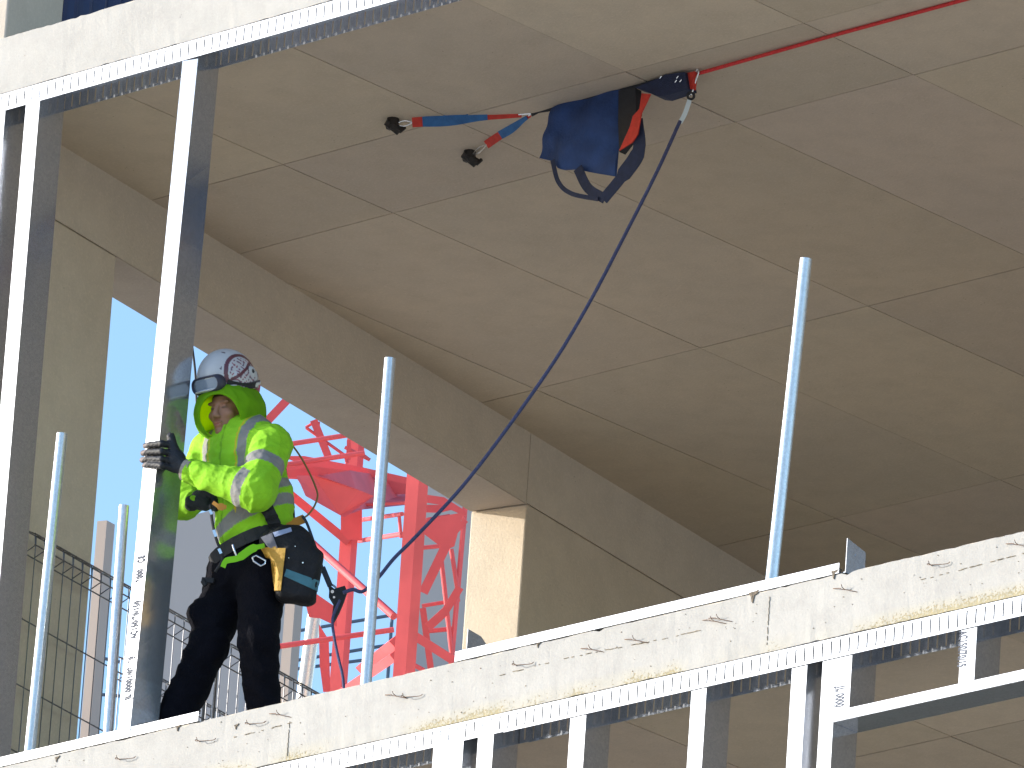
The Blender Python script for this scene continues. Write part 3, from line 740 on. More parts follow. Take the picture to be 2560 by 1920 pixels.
def folds(P, seeds, amp, fr):
    r = np.random.RandomState(seeds); o = 0
    W = P+.03*np.sin(P[..., [1, 2, 0]]*17+seeds)+.012*np.sin(P[..., [2, 0, 1]]*41+2*seeds)
    for i in range(5):
        k = r.randn(3); k[2] *= 1.3; k *= fr*(.6+.9*r.rand())/np.linalg.norm(k)
        o = o+(1-np.abs(np.sin(W@k+r.rand()*6)))**1.5
    return amp*(o/5-.4)
def nets(fn, lo, hi, h):
    """surface nets: the zero level of a distance field as a smooth quad mesh"""
    lo = np.array(lo, float); n = np.ceil((np.array(hi)-lo)/h).astype(int)+1
    ax = [lo[i]+h*np.arange(n[i]) for i in range(3)]
    V = np.empty(n, np.float32)
    for i0 in range(0, n[0], 16):
        G = np.stack(np.meshgrid(ax[0][i0:i0+16], ax[1], ax[2], indexing='ij'), -1); V[i0:i0+16] = fn(G)
    for s_ in ((0,), (-1,)):
        V[s_[0]] = np.maximum(V[s_[0]], 1e-4); V[:, s_[0]] = np.maximum(V[:, s_[0]], 1e-4); V[:, :, s_[0]] = np.maximum(V[:, :, s_[0]], 1e-4)
    ins = V < 0; m_ = n-1
    acc = np.zeros((*m_, 3)); cnt = np.zeros(m_)
    cs = [(a, b, c) for a in (0, 1) for b in (0, 1) for c in (0, 1)]
    sl = lambda a, c: tuple(slice(a[i], a[i]+m_[i]) for i in range(3))
    for a in cs:
        for d in range(3):
            if a[d]: continue
            b = list(a); b[d] = 1
            va = V[sl(a, 0)]; vb = V[sl(b, 0)]; x = (va < 0) != (vb < 0)
            t = np.where(x, va/np.where(va == vb, 1, va-vb), 0)
            for e in range(3): acc[..., e] += np.where(x, a[e]+(t if e == d else 0), 0)
            cnt += x
    act = cnt > 0; idx = -np.ones(m_, int); idx[act] = np.arange(act.sum())
    base = np.stack(np.nonzero(act), -1); verts = lo+h*(base+acc[act]/cnt[act][:, None])
    quads = []
    for d in range(3):
        e, f_ = (d+1) % 3, (d+2) % 3
        A = [slice(None)]*3; B = [slice(None)]*3; A[d] = slice(0, -1); B[d] = slice(1, None)
        x = ins[tuple(A)] != ins[tuple(B)]; pos = np.stack(np.nonzero(x), -1)
        pos = pos[(pos[:, e] > 0) & (pos[:, f_] > 0) & (pos[:, e] < m_[e]) & (pos[:, f_] < m_[f_])]
        pos = pos[pos[:, d] < m_[d]]
        def I(de, df):
            p_ = pos.copy(); p_[:, e] -= de; p_[:, f_] -= df; return idx[p_[:, 0], p_[:, 1], p_[:, 2]]
        q = np.stack([I(0, 0), I(1, 0), I(1, 1), I(0, 1)], -1); inn = ins[pos[:, 0], pos[:, 1], pos[:, 2]]
        q[~inn] = q[~inn][:, ::-1]; quads.append(q)
    return verts, np.concatenate(quads)
def organic(name, fn, lo, hi, h, m_, parent, colour=None):
    v, q = nets(fn, lo, hi, h)
    me = bpy.data.meshes.new(name); me.from_pydata(v.tolist(), [], q.tolist()); me.materials.append(m_)
    me.polygons.foreach_set('use_smooth', [True]*len(me.polygons))
    if colour is not None:
        c = colour(v); ca = me.color_attributes.new('tone', 'FLOAT_COLOR', 'POINT')
        ca.data.foreach_set('color', np.concatenate([c, np.ones((len(c), 1))], 1).ravel())
    me.update(); o = bpy.data.objects.new(name, me); col.objects.link(o); o.parent = parent; return o

worker = empty('person', tuple(X0), 'person in high visibility hooded jacket, white helmet and dark trousers gripping the leaning stud', 'person')
worker.rotation_euler = (0, 0, math.atan2(RH[1], RH[0]))
def wobj(mb, name, m_, smooth=True, parent=None): return mb.obj(name, m_, parent or worker, smooth)
sm = lambda e0, e1, x: np.clip((x-e0)/(e1-e0), 0, 1)
HV = np.array([.255, .58, .008]); GREY = np.array([.22, .215, .21]); 
M_hv = mat('high visibility cloth', HV, .8, 0, .10, 14, .25, 90, attr='tone')
M_trs = mat('dark trousers', (.0045, .0045, .008), .95, 0, .3, 12, .5, 120, spec=.12)
M_skin = mat('skin', (.42, .23, .15), .55, 0, .1, 30, .1, 200, attr='tone')
M_glove = mat('black glove', (.016, .017, .024), .6, 0, .3, 30, .4, 150, attr='tone')
M_helm = mat('helmet shell', (.6, .6, .6), .32, 0, .05, 20, attr='tone')
M_lens = mat('goggle lens', (.26, .32, .40), .18, .6)
M_pouch = mat('tool pouch', (.012, .012, .015), .7, 0, .3, 20, .5, 80, spec=.3)
M_teal = mat('teal band', (.05, .17, .22), .7, 0, .2, 30)
M_yel = mat('yellow leather', (.48, .27, .035), .7, 0, .25, 20, .4, 90)
M_tape = mat('pale tape', (.28, .33, .50), .6)
M_pink = mat('pink strap', (.60, .16, .20), .6)
M_orange = mat('orange strap', (.50, .22, .03), .6)

# facing: chest turned to the picture's left and towards the street
CF = np.array([-.70, -.71, 0.0]); CF /= np.linalg.norm(CF); CS = np.array([-CF[1], CF[0], 0.0])   # CS: to his left (picture right)
# joints
shN = lp(678, 1114, -.15); elN = lp(640, 1228, -.27); wrN = lp(470, 1177, -.17)
shF = lp(522, 1122, .15); elF = lp(458, 1262, .10); wrF = lp(492, 1253, .02)
hipL = lp(580, 1440, .08); knL = lp(518, 1620, .03); anL = lp(432, 1812, .03)
hipR = lp(655, 1425, -.07); knR = lp(645, 1610, -.13); anR = lp(664, 1795, -.09)
chest = lp(603, 1150, .0); belly = lp(640, 1265, .0); hemc = lp(628, 1340, .0); neck = lp(592, 1080, .0)
headc = lp(574, 1029, -.005)
zf = lambda px, py, q: lp(px, py, q)[2]
# hem plane: low at his front left in the picture, higher at the back
h1 = lp(545, 1392, -.1); h2 = lp(700, 1322, -.1)
hs = (h2[2]-h1[2])/(h2[0]-h1[0])
Rb = np.stack([CS, -CF, np.array([0, 0, 1.])], 1)          # columns: his left, back, up
def f_torso(P):
    d = sell(P, chest-CF*.012, (.197, .148, .215), Rb)
    d = smin(d, sell(P, belly, (.185, .150, .185), Rb), .08)
    d = smin(d, sell(P, hemc+np.array([0, 0, .02]), (.165, .145, .13), Rb), .06)
    d = smin(d, sseg(P, shN, shF, .078, .072), .06)
    d = smin(d, sseg(P, neck+np.array([.02, 0, -.06]), neck+np.array([.020, .03, -.075]), .092, .072), .05)
    return d
def f_jacket(P):
    d = f_torso(P)
    arm = smin(sseg(P, shN, elN, .094, .086), sseg(P, elN, wrN, .090, .054), .03)
    d = smin(d, arm, .028)
    armF = smin(sseg(P, shF, elF, .080, .066), sseg(P, elF, wrF, .064, .046), .03)
    d = smin(d, armF, .028)
    d = d-folds(P, 3, .016, 38)-folds(P, 9, .006, 90)
    # elastic gathered hem
    zz = P[..., 2]-(h1[2]+hs*(P[..., 0]-h1[0]))
    d = d-.008*np.exp(-((zz-.028)/.02)**2)
    d = smax(d, -zz, .012)
    # sleeve ends
    aw = (wrN-elN)/np.linalg.norm(wrN-elN); d = np.where(((P-wrN)@aw > .0) & (np.linalg.norm(P-wrN, axis=-1) < .13), np.maximum(d, (P-wrN)@aw-.005), d)
    # zip groove
    xs_ = (P-chest)@CS
    d = d+.006*np.exp(-(xs_/.006)**2)*(((P-chest)@CF) > .02)
    return d
ua = (elN-shN)/np.linalg.norm(elN-shN); Lu = np.linalg.norm(elN-shN)
fa = (wrN-elN)/np.linalg.norm(wrN-elN); Lf = np.linalg.norm(wrN-elN)
b1 = lp(545, 1314, -.14); b1r = lp(756, 1258, .03); sl1 = (b1r[2]-b1[2])/(b1r[0]-b1[0])
b2 = lp(652, 1242, -.12); b2r = lp(754, 1205, .03); sl2 = (b2r[2]-b2[2])/(b2r[0]-b2[0])
def c_jacket(v):
    c = np.tile(HV, (len(v), 1)); P = v
    dT = f_torso(P)
    dN = np.minimum(sseg(P, shN, elN, .094, .086), sseg(P, elN, wrN, .090, .054))
    dF_ = np.minimum(sseg(P, shF, elF, .080, .066), sseg(P, elF, wrF, .064, .046))
    tor = (dT < dN-.004) & (dT < dF_-.004)
    zz = P[:, 2]-(b1[2]+sl1*(P[:, 0]-b1[0])); m1 = np.abs(zz) < .026
    z2 = P[:, 2]-(b2[2]+sl2*(P[:, 0]-b2[0])); m2 = np.abs(z2) < .026
    xs_ = (P-chest)@CS
    br = ((np.abs(xs_-.115) < .024) | (np.abs(xs_+.128) < .030)) & (z2 > 0)
    zc = np.clip(zz*0, 0, 1)
    g_ = tor & (m1 | m2 | br)
    onN = dN <= dT+.02
    tu = (P-shN)@ua; tf = (P-elN)@fa
    segu = sseg(P, shN, elN, .094, .086) < sseg(P, elN, wrN, .090, .054)
    g_ |= onN & segu & (np.abs(tu-.52*Lu) < .029)
    g_ |= onN & ~segu & (np.abs(tf-.17*Lf) < .026)
    brn = (np.abs(xs_-.115) < .024) & (z2 > 0) & (P[:, 2] > shN[2]+.02); g_ |= brn
    c[g_] = GREY
    zip_ = (np.abs(xs_) < .004) & tor & ((P-chest)@CF > .02) & ~g_; c[zip_] = HV*.7
    yel = tor & (np.abs(np.abs(xs_)-.084) < .0035) & (z2 > 0); c[yel] = (.55, .45, .02)
    return c
lo = np.array([-.46, -.42, lp(600, 1420, 0)[2]-.02]); hi = np.array([.34, .30, lp(600, 1010, 0)[2]])
organic('jacket', f_jacket, lo, hi, .0055, M_hv, worker, c_jacket)

# hood: hollow, open to the face
HF = np.array([-.62, -.76, -.17]); HF /= np.linalg.norm(HF)
HL = np.cross(HF, [0, 0, 1.]); HL = -HL/np.linalg.norm(HL); HL *= (1 if HL[0] > 0 else -1)   # to his left
HU = np.cross(HL, HF); HU *= (1 if HU[2] > 0 else -1)
RhH = np.stack([HL, HF, HU], 1)
hoodc = lp(573, 1030, .0)
opn = lp(537, 1046, -.13)
def f_hood(P):
    out = sell(P, hoodc+np.array([-.006, .006, -.004]), (.149, .150, .142), RhH)
    out = smin(out, sell(P, lp(628, 1035, .04), (.062, .075, .10)), .05)
    out = smin(out, sseg(P, lp(610, 1120, .03), lp(610, 1142, .005), .078, .100), .04)
    out = out-folds(P, 21, .010, 40)
    inn = sell(P, hoodc+np.array([-.006, .004, -.006]), (.133, .134, .131), RhH)
    cut = sell(P, opn+HF*.03, (.104, .15, .118), RhH)
    d = smax(out, -smin(inn, cut, .01), .008)
    return d
def c_hood(v):
    c = np.tile(HV, (len(v), 1)); ins = sell(v, hoodc+np.array([-.006, .004, -.006]), (.136, .137, .134), RhH) < .002
    c[ins] = (.85, .70, .01)  # yellow paints the sun's glow through the cloth into the inner colour
    return c
M_hood = mat('hood cloth', HV, .85, 0, .08, 14, .2, 90, attr='tone')
_t = M_hood.node_tree; _p = _t.nodes['Principled BSDF']; _tr = _t.nodes.new('ShaderNodeBsdfTranslucent'); _mx = _t.nodes.new('ShaderNodeMixShader'); _mx.inputs[0].default_value = .55
_t.links.new(_p.inputs['Base Color'].links[0].from_socket, _tr.inputs[0]); _t.links.new(_p.outputs[0], _mx.inputs[1]); _t.links.new(_tr.outputs[0], _mx.inputs[2])
_t.links.new(_mx.outputs[0], _t.nodes['Material Output'].inputs[0])
organic('hood', f_hood, hoodc-np.array([.2, .22, .24]), hoodc+np.array([.22, .22, .17]), .0045, M_hood, worker, c_hood)

# body: one continuous surface under the clothes, with the face
faceC = headc+np.array([0, 0, .0])
FF = np.array([-.60, -.78, -.18]); FF /= np.linalg.norm(FF)
FL = np.cross([0, 0, 1.], FF); FL /= np.linalg.norm(FL); FL *= (1 if FL[0] > 0 else -1)
FU = np.cross(FL, FF); FU *= (1 if FU[2] > 0 else -1)
Rf = np.stack([FL, FF, FU], 1)
def hp(l, f_, u): return faceC+FL*l+FF*f_+FU*u
def f_body(P):
    d = sell(P, hp(0, -.01, .03), (.074, .094, .088), Rf)
    d = smin(d, sell(P, hp(0, .028, -.045), (.055, .058, .062), Rf), .03)
    d = smin(d, sell(P, hp(0, .074, -.094), (.022, .018, .018), Rf), .02)            # chin
    for s_ in (-1, 1):
        d = smin(d, sell(P, hp(s_*.040, .060, -.022), (.024, .022, .020), Rf), .02)   # cheekbones
        d = smin(d, sell(P, hp(s_*.030, .078, .028), (.028, .012, .009), Rf), .012)   # brows
        d = smax(d, -sell(P, hp(s_*.030, .092, .008), (.018, .014, .011), Rf), .010)  # sockets
        d = smin(d, sell(P, hp(s_*.030, .074, .007), (.013, .010, .009), Rf), .004)   # eyes
        d = smin(d, sell(P, hp(s_*.078, -.005, -.005), (.010, .020, .032), Rf), .008) # ears
        d = smin(d, sell(P, hp(s_*.011, .094, -.034), (.009, .011, .008), Rf), .006)  # nostrils
    d = smin(d, sseg(P, hp(0, .084, .018), hp(0, .104, -.028), .009, .0125), .010)    # nose
    d = smin(d, sell(P, hp(0, .088, -.060), (.023, .010, .0065), Rf), .006)           # upper lip
    d = smin(d, sell(P, hp(0, .086, -.072), (.020, .010, .0070), Rf), .006)
    d = smax(d, -sell(P, hp(0, .098, -.066), (.022, .010, .0022), Rf), .003)
    d = smin(d, sseg(P, hp(0, -.02, -.06), neck+np.array([.01, .0, -.05]), .055, .06), .03)
    d = smin(d, sell(P, chest, (.165, .10, .17), Rb), .05)
    d = smin(d, sell(P, belly, (.15, .11, .16), Rb), .06)
    d = smin(d, sell(P, (hipL+hipR)/2+np.array([0, 0, .04]), (.14, .11, .12), Rb), .06)
    for a, b, c in ((shN, elN, wrN), (shF, elF, wrF)):
        d = smin(d, sseg(P, a, b, .055, .045), .04); d = smin(d, sseg(P, b, c, .045, .030), .03)
    for a, b, c in ((hipL, knL, anL), (hipR, knR, anR)):
        d = smin(d, sseg(P, a, b, .078, .055), .04); d = smin(d, sseg(P, b, c, .055, .040), .03)
    return d
def c_body(v):
    c = np.tile(np.array([.34, .165, .105]), (len(v), 1)); q = (v-faceC)@Rf; l, f_, u = q.T
    st = np.exp(-((u+.078)/.030)**2)*(f_ > .0)*(np.abs(l) < .075)          # ginger stubble
    c = c*(1-.45*st[:, None])+np.array([.30, .13, .055])*.45*st[:, None]
    lip = np.exp(-((u+.066)/.009)**2-(l/.022)**2)*(f_ > .08); c = c*(1-.7*lip[:, None])+np.array([.40, .12, .10])*.7*lip[:, None]
    for s_ in (-1, 1):
        br = np.exp(-((u-.029-.003*np.abs(l))/.0045)**2-((l-s_*.031)/.018)**4)*(f_ > .05); c = c*(1-.8*br[:, None])+np.array([.10, .05, .03])*.8*br[:, None]
        ey = np.exp(-((u-.004)/.0042)**2-((l-s_*.030)/.013)**4)*(f_ > .06); c = c*(1-.85*ey[:, None])+np.array([.05, .03, .025])*.85*ey[:, None]
    hair = (u > .055) | ((f_ < -.03) & (u > -.05) & (np.abs(l) < .09) & (v[:, 2] > headc[2]-.06)); c[hair] = (.09, .045, .02)
    return c
v1, q1 = nets(f_body, (-.42, -.40, .06), (.30, .28, hp(0, 0, .14)[2]), .0095)
# the head again at a finer step, welded in where the coarse body stops: one surface from a field evaluated at two steps
organic('body', f_body, (-.42, -.40, .06), (.30, .28, hp(0, 0, .14)[2]), .0048, M_skin, worker, c_body)

# trousers and boots
def f_trs(P):
    wa = (hipL+hipR)/2+np.array([.005, 0, .03])
    d = sell(P, wa, (.172, .145, .15), Rb)
    d = smin(d, smin(sseg(P, hipL, knL, .112, .086), sseg(P, knL, anL, .086, .088), .03), .05)
    d = smin(d, sell(P, lp(505, 1535, .03), (.062, .06, .075)), .03)
    d2 = smin(sseg(P, hipR, knR, .118, .088), sseg(P, knR, anR, .086, .078), .03)
    d = smin(d, d2, .022)
    d = d-folds(P, 5, .022, 30)-folds(P, 12, .006, 80)
    d = smax(d, P[..., 2]-(wa[2]+.115), .01)
    return smax(d, .075-P[..., 2], .008)
organic('trousers', f_trs, (-.50, -.34, .05), (.30, .30, 1.12), .008, M_trs, worker)
for an, to in ((anL, np.array([-.10, -.13, 0])), (anR, np.array([-.09, -.14, 0]))):
    a0 = np.array([an[0], an[1], 0])
    def f_boot(P, a0=a0, to=to):
        d = smin(sseg(P, a0+np.array([0, 0, .20]), a0+np.array([0, 0, .06]), .052, .05), sseg(P, a0-to*.25+np.array([0, 0, .045]), a0+to*1.0+np.array([0, 0, .04]), .043, .040), .03)
        return smax(d, .003-P[..., 2], .004)
    organic('boot', f_boot, a0-np.array([.26, .26, .01]), a0+np.array([.2, .2, .24]), .008, mat('boot leather', (.03, .022, .016), .6, 0, .3, 20, .4, 90), worker)

# gloves: five fingers each; the near one wraps the stud's front flange
def w2l(P): v = np.array(P)-X0; return np.array([v@RH, v@DH, v[2]])
def f_hand(palm, wrist, fingers, thumb, rp):
    def f(P):
        d = sseg(P, wrist, palm[0], .036, .036)
        for a in palm[1:]: d = smin(d, sseg(P, palm[0], a, .036, .0175), .018)
        for fg in fingers:
            for i in range(len(fg)-1): d = smin(d, sseg(P, fg[i], fg[i+1], .0150-.0008*i, .0142-.0008*i), .004)
        for i in range(len(thumb)-1): d = smin(d, sseg(P, thumb[i], thumb[i+1], .0215-.001*i, .0200-.001*i), .010)
        return d-.0007*np.sin(P[..., 2]*300)*np.sin(P[..., 0]*260)
    return f
fing = []; kn = []
xs_web = lambda z: -2.205+.0227*z
rows = [(1111, 360, 0), (1129, 354, 0), (1146, 352, 0), (1160, 358, 0)]
for i, (yy, xt_, _) in enumerate(rows):
    tip = on(xt_+4, yy+4, 1, .012); mid = on(xt_+16, yy+1, 1, -.018); pk = on(404, yy-2+i*2, 1, -.020); kk = on(432, yy+2+i*3, 1, .035)
    zt_ = tip[2]; fing.append([w2l(kk), w2l(pk), w2l(mid), w2l(tip+np.array([.0, 0, 0]))]); kn.append(w2l(kk))
palm = [w2l(on(438, 1148, 1, .050))]+kn
thumb = [w2l(on(445, 1158, 1, .060)), w2l(on(434, 1124, 1, .035)), w2l(on(427, 1092, 1, .025))]
wrist = wrN+np.array([-.012, .0, .003])
def c_glove(v):
    c = np.tile(np.array([.011, .012, .018]), (len(v), 1)); L0 = w2l(on(361, 1135, 1, -.02))
    tipm = v[:, 0] < L0[0]+.012*np.sin(v[:, 2]*220); c[tipm] = (.15, .12, .12)      # worn rubber coating on the fingertips
    return c
def pal_fn(P): return f_hand(palm, wrist, fing, thumb, .03)(P)
allp = np.array(sum(fing, [])+palm+thumb+[wrist])
organic('glove', pal_fn, allp.min(0)-.045, allp.max(0)+.045, .0028, M_glove, worker, c_glove)
mb = MB(); aw = (wrN-elN)/np.linalg.norm(wrN-elN)
mb.tube([wrN-aw*.012, wrN+aw*.020], [.049, .046], 24); wobj(mb, 'cuff', mat('grey knitted cuff', (.30, .27, .24), .85, 0, .3, 60, .5, 200))
f2 = []; base_ = wrF+np.array([.03, -.015, .0])
for i in range(4):
    o_ = np.array([.004*i, -.004*i, .026-.019*i]); k0_ = base_+o_
    f2.append([k0_, k0_+np.array([.034, -.008, -.004]), k0_+np.array([.050, -.022, -.012]), k0_+np.array([.040, -.034, -.018])])
th2 = [wrF+np.array([.0, -.02, .02]), wrF+np.array([.03, -.045, .030]), wrF+np.array([.055, -.048, .022])]
allp = np.array(sum(f2, [])+th2+[wrF])
organic('glove', f_hand([base_]+[a[0] for a in f2], wrF-np.array([.02, 0, .01]), f2, th2, .03), allp.min(0)-.05, allp.max(0)+.05, .003, M_glove, worker, lambda v: np.tile(np.array([.016, .020, .024]), (len(v), 1)))

# helmet with printed side panel, rim and vents; goggles pushed up on its front
HM = lp(566, 948, .01)
hf = np.array([-.62, -.70, -.34]); hf /= np.linalg.norm(hf)
hl = np.cross([0, 0, 1.], hf); hl /= np.linalg.norm(hl); hl *= (1 if hl[0] > 0 else -1)
hu = np.cross(hl, hf); hu *= (1 if hu[2] > 0 else -1)
Rm = np.stack([hl, hf, hu], 1)
def f_helm(P):
    q = (P-HM)@Rm
    out = sell(P, HM, (.118, .140, .132), Rm); inn = sell(P, HM-hu*.006, (.104, .127, .118), Rm)
    cutz = -.042+.05*np.clip(q[..., 1]/.14, -1, 1)*0
    rim = sell(P, HM-hu*.03, (.124, .148, .118), Rm)
    band = smax(rim, np.abs(q[..., 2]+.048)-.010, .006)
    peak = smax(sell(P, HM+hf*.045-hu*.046, (.100, .135, .012), Rm), -q[..., 1]+.06, .01)
    d = smax(out, -(q[..., 2]+.052), .006); d = smin(d, band, .006); d = smin(d, peak, .010)
    d = smax(d, -inn, .006)
    # raised ear panel on the side, with a round hub
    pan = sell(P, HM+hl*.108-hf*.008-hu*.008, (.018, .075, .048), Rm); d = smin(d, pan, .006)
    hub_ = sell(P, HM+hl*.118-hf*.035+hu*.012, (.010, .022, .022), Rm); d = smin(d, hub_, .003)
    gro = sell(P, HM+hl*.130-hf*.035+hu*.012, (.010, .007, .007), Rm); d = smax(d, -gro, .002)
    strip = sseg(P, HM+hl*.110+hf*.06-hu*.062, HM+hl*.100-hf*.085-hu*.035, .012, .013); d = smin(d, strip, .005)
    return d
def c_helm(v):
    q = (v-HM)@Rm; l, f_, u = q.T
    c = np.tile(np.array([.50, .50, .52]), (len(v), 1))
    side = l > .02
    a = (f_-.008)/.096; b = (u-.004)/.092; r = np.sqrt(a*a+b*b)
    mar = np.array([.12, .035, .050]); drk = np.array([.06, .05, .07])
    arc = side & (np.abs(r-.93) < .075+.05*np.clip(-f_*18, 0, 1)) & (u > -.01+.03*np.sin(f_*40)); c[arc] = mar
    n = np.sin(f_*230+3*np.sin(u*150))+np.sin(u*260+2.5*np.sin(f_*170)+1)
    speck = side & (r < .80) & (n > .45) & (f_ > -.045); c[speck] = np.where((n[speck] > 1.2)[:, None], drk*2.2, mar*2.6)
    sweep = side & (r < .85) & (np.abs(u-.030-.5*(-f_-.01)) < .007) & (f_ > -.06); c[sweep] = mar
    edge = side & (np.abs(u+.040-.12*np.maximum(-f_, 0)) < .0045) & (f_ < .05); c[edge] = drk
    clr = side & ((f_+.035)**2+(u-.012)**2 < .027**2); c[clr] = (.50, .50, .51)
    hubd = side & ((f_+.035)**2+(u-.012)**2 < .0085**2); c[hubd] = (.012, .012, .014)
    hubr = side & (np.abs(np.sqrt((f_+.035)**2+(u-.012)**2)-.027) < .0025) & (u > .012); c[hubr] = drk
    for f0, u0_, rr in ((.075, .072, .006), (.05, .11, .005), (.098, .045, .005), (.088, .055, .004), (.105, .038, .0045)):
        m2 = ((f_-f0)**2+(u-u0_)**2 < rr**2) & (l > -.02) & (l < .07); c[m2] = drk*1.6
    return c
helm = organic('helmet', f_helm, HM-.19, HM+.19, .0032, M_helm, worker, c_helm)
GC = HM+hf*.128-hu*.020+hl*.004
def f_gog(P):
    q = (P-GC)@Rm
    bend = q[..., 1]+1.9*q[..., 0]**2
    Q = np.stack([q[..., 0], bend, q[..., 2]], -1)
    d = sbox(Q, (0, .010, 0), (.086, .036, .038), None, .034)
    hole = sbox(Q, (0, .040, .001), (.072, .030, .028), None, .026)
    d = smax(d, -hole, .003)
    nose = sell(Q, (0, .02, -.040), (.016, .05, .020)); return smax(d, -nose, .005)
organic('goggles', f_gog, GC-.15, GC+.15, .003, mat('goggle frame', (.035, .033, .055), .5), worker)
def f_lens(P):
    q = (P-GC)@Rm; bend = q[..., 1]+1.9*q[..., 0]**2; Q = np.stack([q[..., 0], bend, q[..., 2]], -1)
    d = sbox(Q, (0, .022, .001), (.074, .004, .029), None, .0035); return smax(d, -sell(Q, (0, .02, -.040), (.018, .05, .022)), .004)
organic('goggle_lens', f_lens, GC-.13, GC+.13, .003, M_lens, worker)
mb = MB(); pts = [HM+hl*.085+hf*.098-hu*.024, HM+hl*.108+hf*.066-hu*.040, HM+hl*.122+hf*.02-hu*.050, HM+hl*.118-hf*.04-hu*.048, HM+hl*.07-hf*.12-hu*.030, HM-hf*.150-hu*.02, HM-hl*.07-hf*.12-hu*.03, HM-hl*.118-hf*.04-hu*.03, HM-hl*.118+hf*.05-hu*.02, HM-hl*.085+hf*.098-hu*.02]
sp = smooth_path(pts, 5)
for i in range(len(sp)-1):
    nn = (sp[i]+sp[i+1])/2-HM; mb.ribbon([sp[i], sp[i+1]+(sp[i+1]-sp[i])*.05], .024, .004, nn)
wobj(mb, 'goggle_strap', M_black, False)
mb = MB(); mb.ribbon(smooth_path([lp(640, 962, .06), lp(636, 985, .05), lp(628, 1000, .04)], 3), .04, .008, (0, -1, 0)); wobj(mb, 'helmet_nape_strap', M_pink)

# harness, belt, pouch and the things hanging from them
N_ = np.array([0, -1, -.25])
def wrap(pts, width, name, m_, th=.006):
    """a strap laid on the jacket: each point pushed out to the jacket's surface"""
    P = np.array(smooth_path(pts, 8)); e = .004
    out = []; nor = []
    for p_ in P:
        p_ = p_.copy()
        for it in range(12):
            d0 = float(f_jacket(p_[None])[0]); g_ = np.array([float(f_jacket((p_+e*np.eye(3)[k])[None])[0]) for k in range(3)])-d0; g_ /= np.linalg.norm(g_)+1e-9
            p_ += -g_*(d0-.006)*.8
        out.append(p_); nor.append(g_)
    out = np.array(out); nor = np.array(nor)
    for it in range(2): out[1:-1] = (out[:-2]+2*out[1:-1]+out[2:])/4
    mb = MB(); vs = []; n = len(out)
    for i in range(n):
        t = out[min(i+1, n-1)]-out[max(i-1, 0)]; t /= np.linalg.norm(t); u = np.cross(t, nor[i]); u /= np.linalg.norm(u)
        for sx, sy in ((-1, -1), (1, -1), (1, 1), (-1, 1)): vs.append(out[i]+sx*u*width/2+sy*nor[i]*th/2)
    fs = [(0, 3, 2, 1), (4*n-4, 4*n-3, 4*n-2, 4*n-1)]
    for i in range(n-1):
        for k in range(4): fs.append((4*i+k, 4*i+(k+1) % 4, 4*i+4+(k+1) % 4, 4*i+4+k))
    mb.add(vs, fs); return wobj(mb, name, m_, False)
wrap([lp(608, 1244, -.20), lp(640, 1248, -.18), lp(672, 1278, -.17), lp(694, 1322, -.16)], .058, 'harness_strap', M_black)
wrap([lp(700, 1062, -.05), lp(742, 1140, .02), lp(754, 1200, .05), lp(757, 1300, .04)], .022, 'harness_strap', M_black)
mb = MB(); Pb = []
for i in range(25):      # hip belt under the hem
    a = 2*pi*i/24; c_ = (hipL+hipR)/2+np.array([.01, 0, .115]); x = CS*cos(a)*.178+(-CF)*sin(a)*.152
    Pb.append(c_+x+np.array([0, 0, hs*.8*x[0]]))
for i in range(24):
    nn = (Pb[i]+Pb[i+1])/2-((hipL+hipR)/2+np.array([.01, 0, .115])); mb.ribbon([Pb[i], Pb[i+1]+(Pb[i+1]-Pb[i])*.04], .055, .008, nn)
wobj(mb, 'hip_belt', M_black, False)
mb = MB(); mb.ribbon(smooth_path([lp(*q) for q in ((557, 1418, -.21), (566, 1402, -.215), (596, 1395, -.22), (630, 1372, -.22), (662, 1364, -.215))], 5), [.022]*5+[.026]*6+[.034]*6+[.02]*4, .008, N_); wobj(mb, 'green_flap', mat('green flap cloth', HV*np.array([.8, 1, 1]), .8))
# pouch
pc = lp(718, 1425, -.19); pr = math.radians(-14)
Rp = np.array([[cos(pr), 0, -sin(pr)], [0, 1, 0], [sin(pr), 0, cos(pr)]]).T
Rp = np.array([[cos(.12), 0, sin(.12)], [0, 1, 0], [-sin(.12), 0, cos(.12)]])
def f_pouch(P):
    d = sell(P, lp(728, 1372, -.19), (.105, .060, .110)); d = smin(d, sbox(P, lp(748, 1440, -.19), (.090, .058, .125), Rp, .04), .04)
    d = smin(d, sell(P, lp(690, 1352, -.19), (.075, .045, .050)), .03)
    return d-folds(P, 31, .012, 45)
organic('tool_pouch', f_pouch, pc-np.array([.18, .12, .22]), pc+np.array([.22, .13, .20]), .0055, M_pouch, worker)
def on_pouch(px, py, off=.004, q0=-.40):
    a = lp(px, py, q0); b = lp(px, py, 0.0); lo_, hi_ = 0.0, 1.0
    for t in np.linspace(0, 1, 160):
        p_ = a+(b-a)*t
        if f_pouch(p_[None])[0] < off: return p_
    return a+(b-a)*.5
